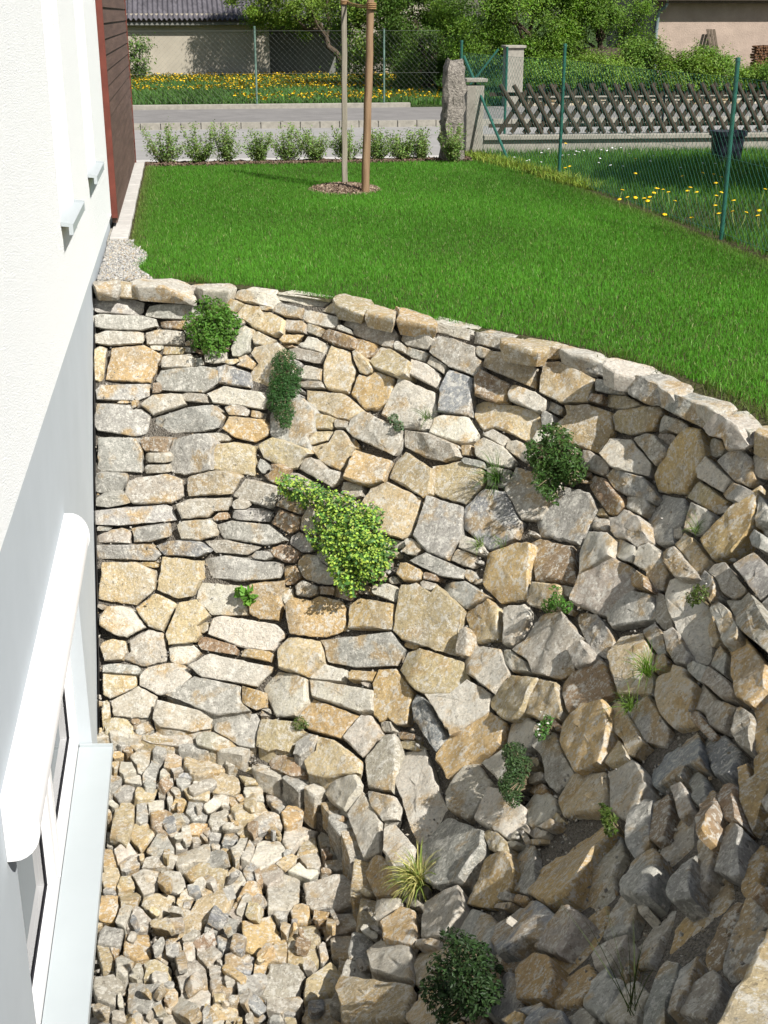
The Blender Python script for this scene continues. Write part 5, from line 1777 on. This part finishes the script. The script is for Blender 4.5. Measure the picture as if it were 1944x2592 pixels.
def cushion(name, px_, py_, pts2, n, size, col, label, cat, thick=0.10, aspect=.5, jit=.25, upb=.5, extra=None, flower=None, stems=True):
    """a plant spread over image-plane blobs (dx, dy, radius) of the survey, thick above the bank"""
    p0, n0 = frame_at(px_, py_)
    e = empty(name, p0, label, cat)
    parts = []
    tot = sum(r * r for _, _, r in pts2)
    allP = []
    for dx_, dy_, r in pts2:
        p, nn = frame_at(px_ + dx_, py_ + dy_)
        sc_ = (p - CAM).length / FPX
        rr = r * sc_
        m_ = max(12, int(n * r * r / tot))
        u_ = rng.normal(size=(m_, 3)); u_ /= np.linalg.norm(u_, axis=1)[:, None]
        q = rng.uniform(0.35, 1.0, (m_, 1)) ** 0.5
        nnn = np.array(nn)
        v = u_ * q * rr
        dn = v @ nnn
        v = v - np.outer(dn, nnn) + np.outer(np.abs(dn) * thick / max(rr, .01) + 0.035, nnn)
        P = np.array(p) + v
        Nr = u_ + nnn * .7 + np.array([0, 0, upb]) + rng.normal(0, .45, (m_, 3))
        parts.append(leaves(P, Nr, size, np.array(col), aspect, jit=jit))
        allP.append((P, Nr))
    leaf_obj('foliage', parts, e)
    if stems:
        sm = MB()
        for P, Nr in allP:
            for k in rng.integers(0, len(P), max(3, len(P) // 40)):
                sm.tube([p0 - n0 * 0.05, (Vector(P[k]) + p0) * .5 + Vector((0, 0, .01)), Vector(P[k])], [0.004, 0.003, 0.002], 4, False)
        sm.build('stems', M['twig'], e)
    if flower:
        fcol, fs, fn = flower
        P = np.concatenate([a for a, b in allP]); Nr = np.concatenate([b for a, b in allP])
        top_ = rng.choice(len(P), fn)
        fo = leaf_obj('flowers', [leaves(P[top_] + np.array(n0) * 0.02 + rng.normal(0, .012, (fn, 3)), Nr[top_] + np.array([0, -.6, .8]), fs, fcol, .8, .35, .18)], e)
        tag(fo, kind='stuff')
    return e


cushion('leafy_plant', 548, 855, [(0, -40, 48), (15, 0, 58), (-20, 10, 45), (30, -10, 42), (5, 45, 32), (-45, -5, 28), (55, -20, 22)], 2600, 0.034, (0.075, .17, .022), 'bushy bright green plant near the top of the wall by the house', 'plant', 0.22, .5)
cushion('cushion_plant', 725, 980, [(0, -55, 36), (4, -18, 46), (0, 15, 48), (-8, 42, 40), (2, 74, 30), (6, 100, 18)], 7000, 0.014, (0.035, .095, .022), 'dark green mossy cushion plant hanging down over grey stones', 'plant', 0.09, .6)
cushion('lime_flowered_plant', 880, 1370, [(-120, -120, 34), (-80, -105, 36), (-40, -90, 34), (10, -70, 40), (-20, -30, 46), (45, 0, 66), (60, 50, 62), (0, 30, 52), (85, 75, 42), (20, 85, 44), (105, 30, 36), (85, -55, 26), (25, 118, 30), (-55, 10, 24)], 3200, 0.034, (0.085, .185, .045), 'large lime-green flowering plant sprawling in the middle of the wall', 'plant', 0.24, .6, flower=((0.31, .44, .07), 0.020, 3000))
cushion('shrubby_plant', 1425, 1190, [(0, -60, 40), (-40, -20, 38), (20, -10, 50), (-10, 30, 44), (50, 20, 34), (-20, 70, 20), (-5, 88, 14)], 2600, 0.030, (0.05, .105, .022), 'dark glossy green shrublet on the right side of the wall', 'plant', 0.20, .45)
cushion('thyme_cushion', 1330, 1975, [(-5, -50, 34), (5, -10, 42), (-10, 30, 38), (-5, 65, 22)], 3600, 0.016, (0.055, .10, .035), 'grey-green thyme cushion beside the steep stone at the lower right', 'plant', 0.10, .5)
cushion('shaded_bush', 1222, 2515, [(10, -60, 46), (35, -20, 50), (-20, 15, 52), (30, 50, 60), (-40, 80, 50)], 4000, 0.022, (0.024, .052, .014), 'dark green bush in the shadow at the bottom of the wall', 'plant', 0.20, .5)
cushion('small_geranium', 635, 1512, [(-18, -8, 14), (12, -12, 14), (2, 12, 14), (14, 6, 12)], 34, 0.055, (0.11, .24, .03), 'little plant with round bright leaves among the lower left stones', 'plant', 0.05, .95, upb=.2)
cushion('creeping_weed', 1425, 1535, [(-20, 10, 18), (0, 0, 22), (25, 12, 18), (0, -28, 12)], 420, 0.022, (0.07, .17, .025), 'small green weed above the brown triangular stone', 'plant', 0.07, .45)
cushion('white_flowered_weed', 1790, 1525, [(0, 0, 22), (-15, 8, 18), (12, -12, 14)], 300, 0.020, (0.09, .13, .03), 'small weed with tiny white flowers high on the right side', 'plant', 0.07, .45, flower=((.6, .6, .5), .010, 16))
cushion('white_flowered_herb', 1398, 1855, [(0, 0, 20), (-10, 20, 14), (12, -18, 12)], 260, 0.022, (0.08, .18, .04), 'green herb with one white flower between slanting slabs', 'plant', 0.06, .45, flower=((.7, .7, .68), .02, 9))
cushion('sedum_tuft', 1011, 1078, [(-8, -10, 15), (6, 10, 15)], 260, 0.018, (0.11, .16, .09), 'grey-green sedum rosettes in a joint of the wall', 'plant', 0.05, .7)
cushion('joint_moss', 765, 1836, [(0, 0, 20), (14, 4, 12)], 240, 0.016, (0.10, .14, .04), 'little moss tuft in the gravel above the curb', 'plant', 0.03, .4)
cushion('lower_weed', 1565, 2100, [(0, 0, 20), (4, 28, 16), (-8, -25, 14)], 320, 0.024, (0.07, .11, .02), 'straggly green weed at the edge of the shaded stones', 'plant', 0.06, .4)


def tuft(name, px_, py_, n, L, wdt, col, label, droop=0.8, splay=1.0, cat='grass tuft', jit=.2, stripe=None, aim=None, segs=5):
    p0, n0 = frame_at(px_, py_, 0.01)
    e = empty(name, p0, label, cat)
    up_ = (Vector(aim).normalized() if aim else (n0 + Vector((0, 0, 0.8))).normalized())
    Vs, Fs, Cs = [], [], []
    for k in range(n):
        d = (up_ + Vector(rng.normal(0, .42 * splay, 3))).normalized()
        l = L * rng.uniform(.5, 1.15)
        p = p0 + Vector(rng.normal(0, 0.012, 3))
        side_ = d.cross(Vector((0, 0, 1)))
        if side_.length < .05: side_ = Vector((1, 0, 0))
        side_ = (side_.normalized() + Vector(rng.normal(0, .4, 3))).normalized()
        b = len(Vs)
        c = np.array(col if not stripe or rng.uniform() > .45 else stripe) * (1 + rng.normal(0, jit))
        for q in range(segs + 1):
            t = q / segs
            w_ = wdt * (1 - t ** 1.8) * .5 + .0003
            Vs += [tuple(p - side_ * w_), tuple(p + side_ * w_)]
            Cs += [np.clip(c, .01, .7)] * 2
            d = (d + Vector((0, 0, -droop * .34 * t * 2))).normalized()
            p = p + d * (l / segs)
        Fs += [(b + 2 * q, b + 2 * q + 1, b + 2 * q + 3, b + 2 * q + 2) for q in range(segs)]
    link('blades', np_mesh('blades', np.array(Vs), np.array(Fs), False, None, np.array(Cs)), M['grass'], e)
    return e


tuft('variegated_grass', 1062, 2240, 240, 0.21, 0.0075, (0.46, .44, .17), 'variegated yellow-striped grass tuft on the curb near the floor', 0.95, 1.5, stripe=(.16, .22, .05))
tuft('fescue_tuft', 1262, 1222, 130, 0.22, 0.004, (0.07, .15, .03), 'fine green grass tuft on the grey slab in the upper middle', 0.8, 1.3)
tuft('thin_grass_tuft', 1084, 1062, 40, 0.13, 0.004, (0.10, .17, .05), 'thin grass tuft beside the white stone in the upper middle', 0.8, 1.3)
tuft('small_grass_tuft', 1643, 1708, 110, 0.15, 0.004, (0.11, .20, .03), 'bright green grass tuft between yellow stones on the right', 0.7, 1.3)
tuft('slab_grass_tuft', 1600, 1800, 60, 0.13, 0.004, (0.10, .17, .03), 'grass blades between two upright slabs on the right', 0.7, 1.2)
tuft('tiny_grass_tuft', 1215, 1385, 40, 0.10, 0.004, (0.12, .19, .04), 'tiny grass tuft above the square ochre stone', 0.7, 1.3)
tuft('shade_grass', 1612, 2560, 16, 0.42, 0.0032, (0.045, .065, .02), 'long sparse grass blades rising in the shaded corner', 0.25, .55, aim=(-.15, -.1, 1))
tuft('upper_right_tuft', 1765, 1350, 34, 0.12, 0.004, (0.11, .18, .04), 'small grass tuft on the pale stone at the right edge', 0.7, 1.2)
tuft('corner_tuft', 1270, 1378, 30, 0.09, 0.004, (0.10, .17, .04), 'short grass blades under the big grey slab', 0.7, 1.2)

# ------------------------------------------------------------------ dandelions and daisies in the neighbouring meadow
def flower_mesh(rad, hgt, matl, petals):
    mb = MB()
    n_ = petals
    V_ = [(0, 0, hgt + rad * .35)]
    for r_, z in ((rad * .55, hgt + rad * .30), (rad, hgt)):
        for q in range(n_):
            a = 2 * math.pi * q / n_
            V_.append((r_ * math.cos(a) * (1 + .12 * (q % 2)), r_ * math.sin(a) * (1 + .12 * (q % 2)), z))
    F = [(0, 1 + q, 1 + (q + 1) % n_) for q in range(n_)] + [(1 + q, 1 + n_ + q, 1 + n_ + (q + 1) % n_, 1 + (q + 1) % n_) for q in range(n_)]
    F += [tuple(1 + n_ + q for q in range(n_ - 1, -1, -1))]
    h = mb.add(V_, F).mesh('bloom')
    s = MB().tube([(0, 0, 0), (0.01, 0.004, hgt * .5), (0, 0, hgt)], 0.0035, 5).mesh('stalk')
    h.materials.append(matl); s.materials.append(M['stalk'])
    return h, s


DND = [(1655, 475), (1668, 478), (1682, 480), (1698, 486), (1650, 485), (1702, 508), (1632, 502), (1641, 503), (1605, 494), (1568, 480), (1576, 500), (1601, 497), (1651, 497), (1812, 520), (1818, 538), (1826, 540),
       (1865, 534), (1878, 536), (1862, 507), (1752, 550), (1679, 537), (1740, 443), (1770, 435), (1804, 441), (1821, 448), (1815, 461), (1743, 474), (1744, 482), (1769, 485), (1816, 485), (1808, 495), (1929, 478), (1928, 545), (1926, 529), (1606, 402), (1604, 437), (1427, 362), (1446, 420), (1434, 425)]
yb, ys = flower_mesh(0.022, 0.16, M['yellow'], 10)
for k, (px_, py_) in enumerate(DND):
    g = at_z(px_, py_, 0.16)
    near_post = 1540 < px_ < 1720 and py_ > 470
    lab = 'yellow dandelion in the sunny clump behind the wire fence' if near_post else 'single yellow dandelion scattered in the meadow behind the wire fence'
    e = empty('dandelion', (g.x, g.y, 0), lab, 'dandelion', 'dandelions in the clump by the fence' if near_post else 'scattered dandelions in the meadow')
    for nm, me in (('bloom', yb), ('stalk', ys)):
        o = link(nm, me, None, e)
        o.matrix_parent_inverse = Matrix.Identity(4)
    e.rotation_euler = (rng.normal(0, .18), rng.normal(0, .18), rng.uniform(0, 6))
DSY = [(1390, 377), (1370, 386), (1457, 382), (1462, 384), (1474, 381), (1452, 391), (1427, 393), (1440, 392), (1366, 410), (1340, 405), (1515, 400), (1512, 411), (1549, 417), (1572, 420), (1547, 372), (1570, 374), (1540, 378), (1523, 379), (1657, 394), (1644, 407), (1594, 389), (1565, 375), (1720, 424), (1812, 414), (1775, 412), (1826, 405), (1300, 398), (1335, 407), (1780, 640), (1882, 620)]
wb_, ws_ = flower_mesh(0.017, 0.10, M['petal'], 8)
for k, (px_, py_) in enumerate(DSY[:28]):
    g = at_z(px_, py_, 0.10)
    e = empty('daisy', (g.x, g.y, 0), 'tiny white daisy in the meadow before the lattice fence', 'daisy', 'white daisies in the meadow')
    for nm, me in (('bloom', wb_), ('stalk', ws_)):
        o = link(nm, me, None, e)
        o.matrix_parent_inverse = Matrix.Identity(4)
    e.rotation_euler = (rng.normal(0, .15), rng.normal(0, .15), rng.uniform(0, 6))
tot = sum(len(o.data.polygons) for o in bpy.data.objects if o.type == 'MESH')
print('polygons', tot)
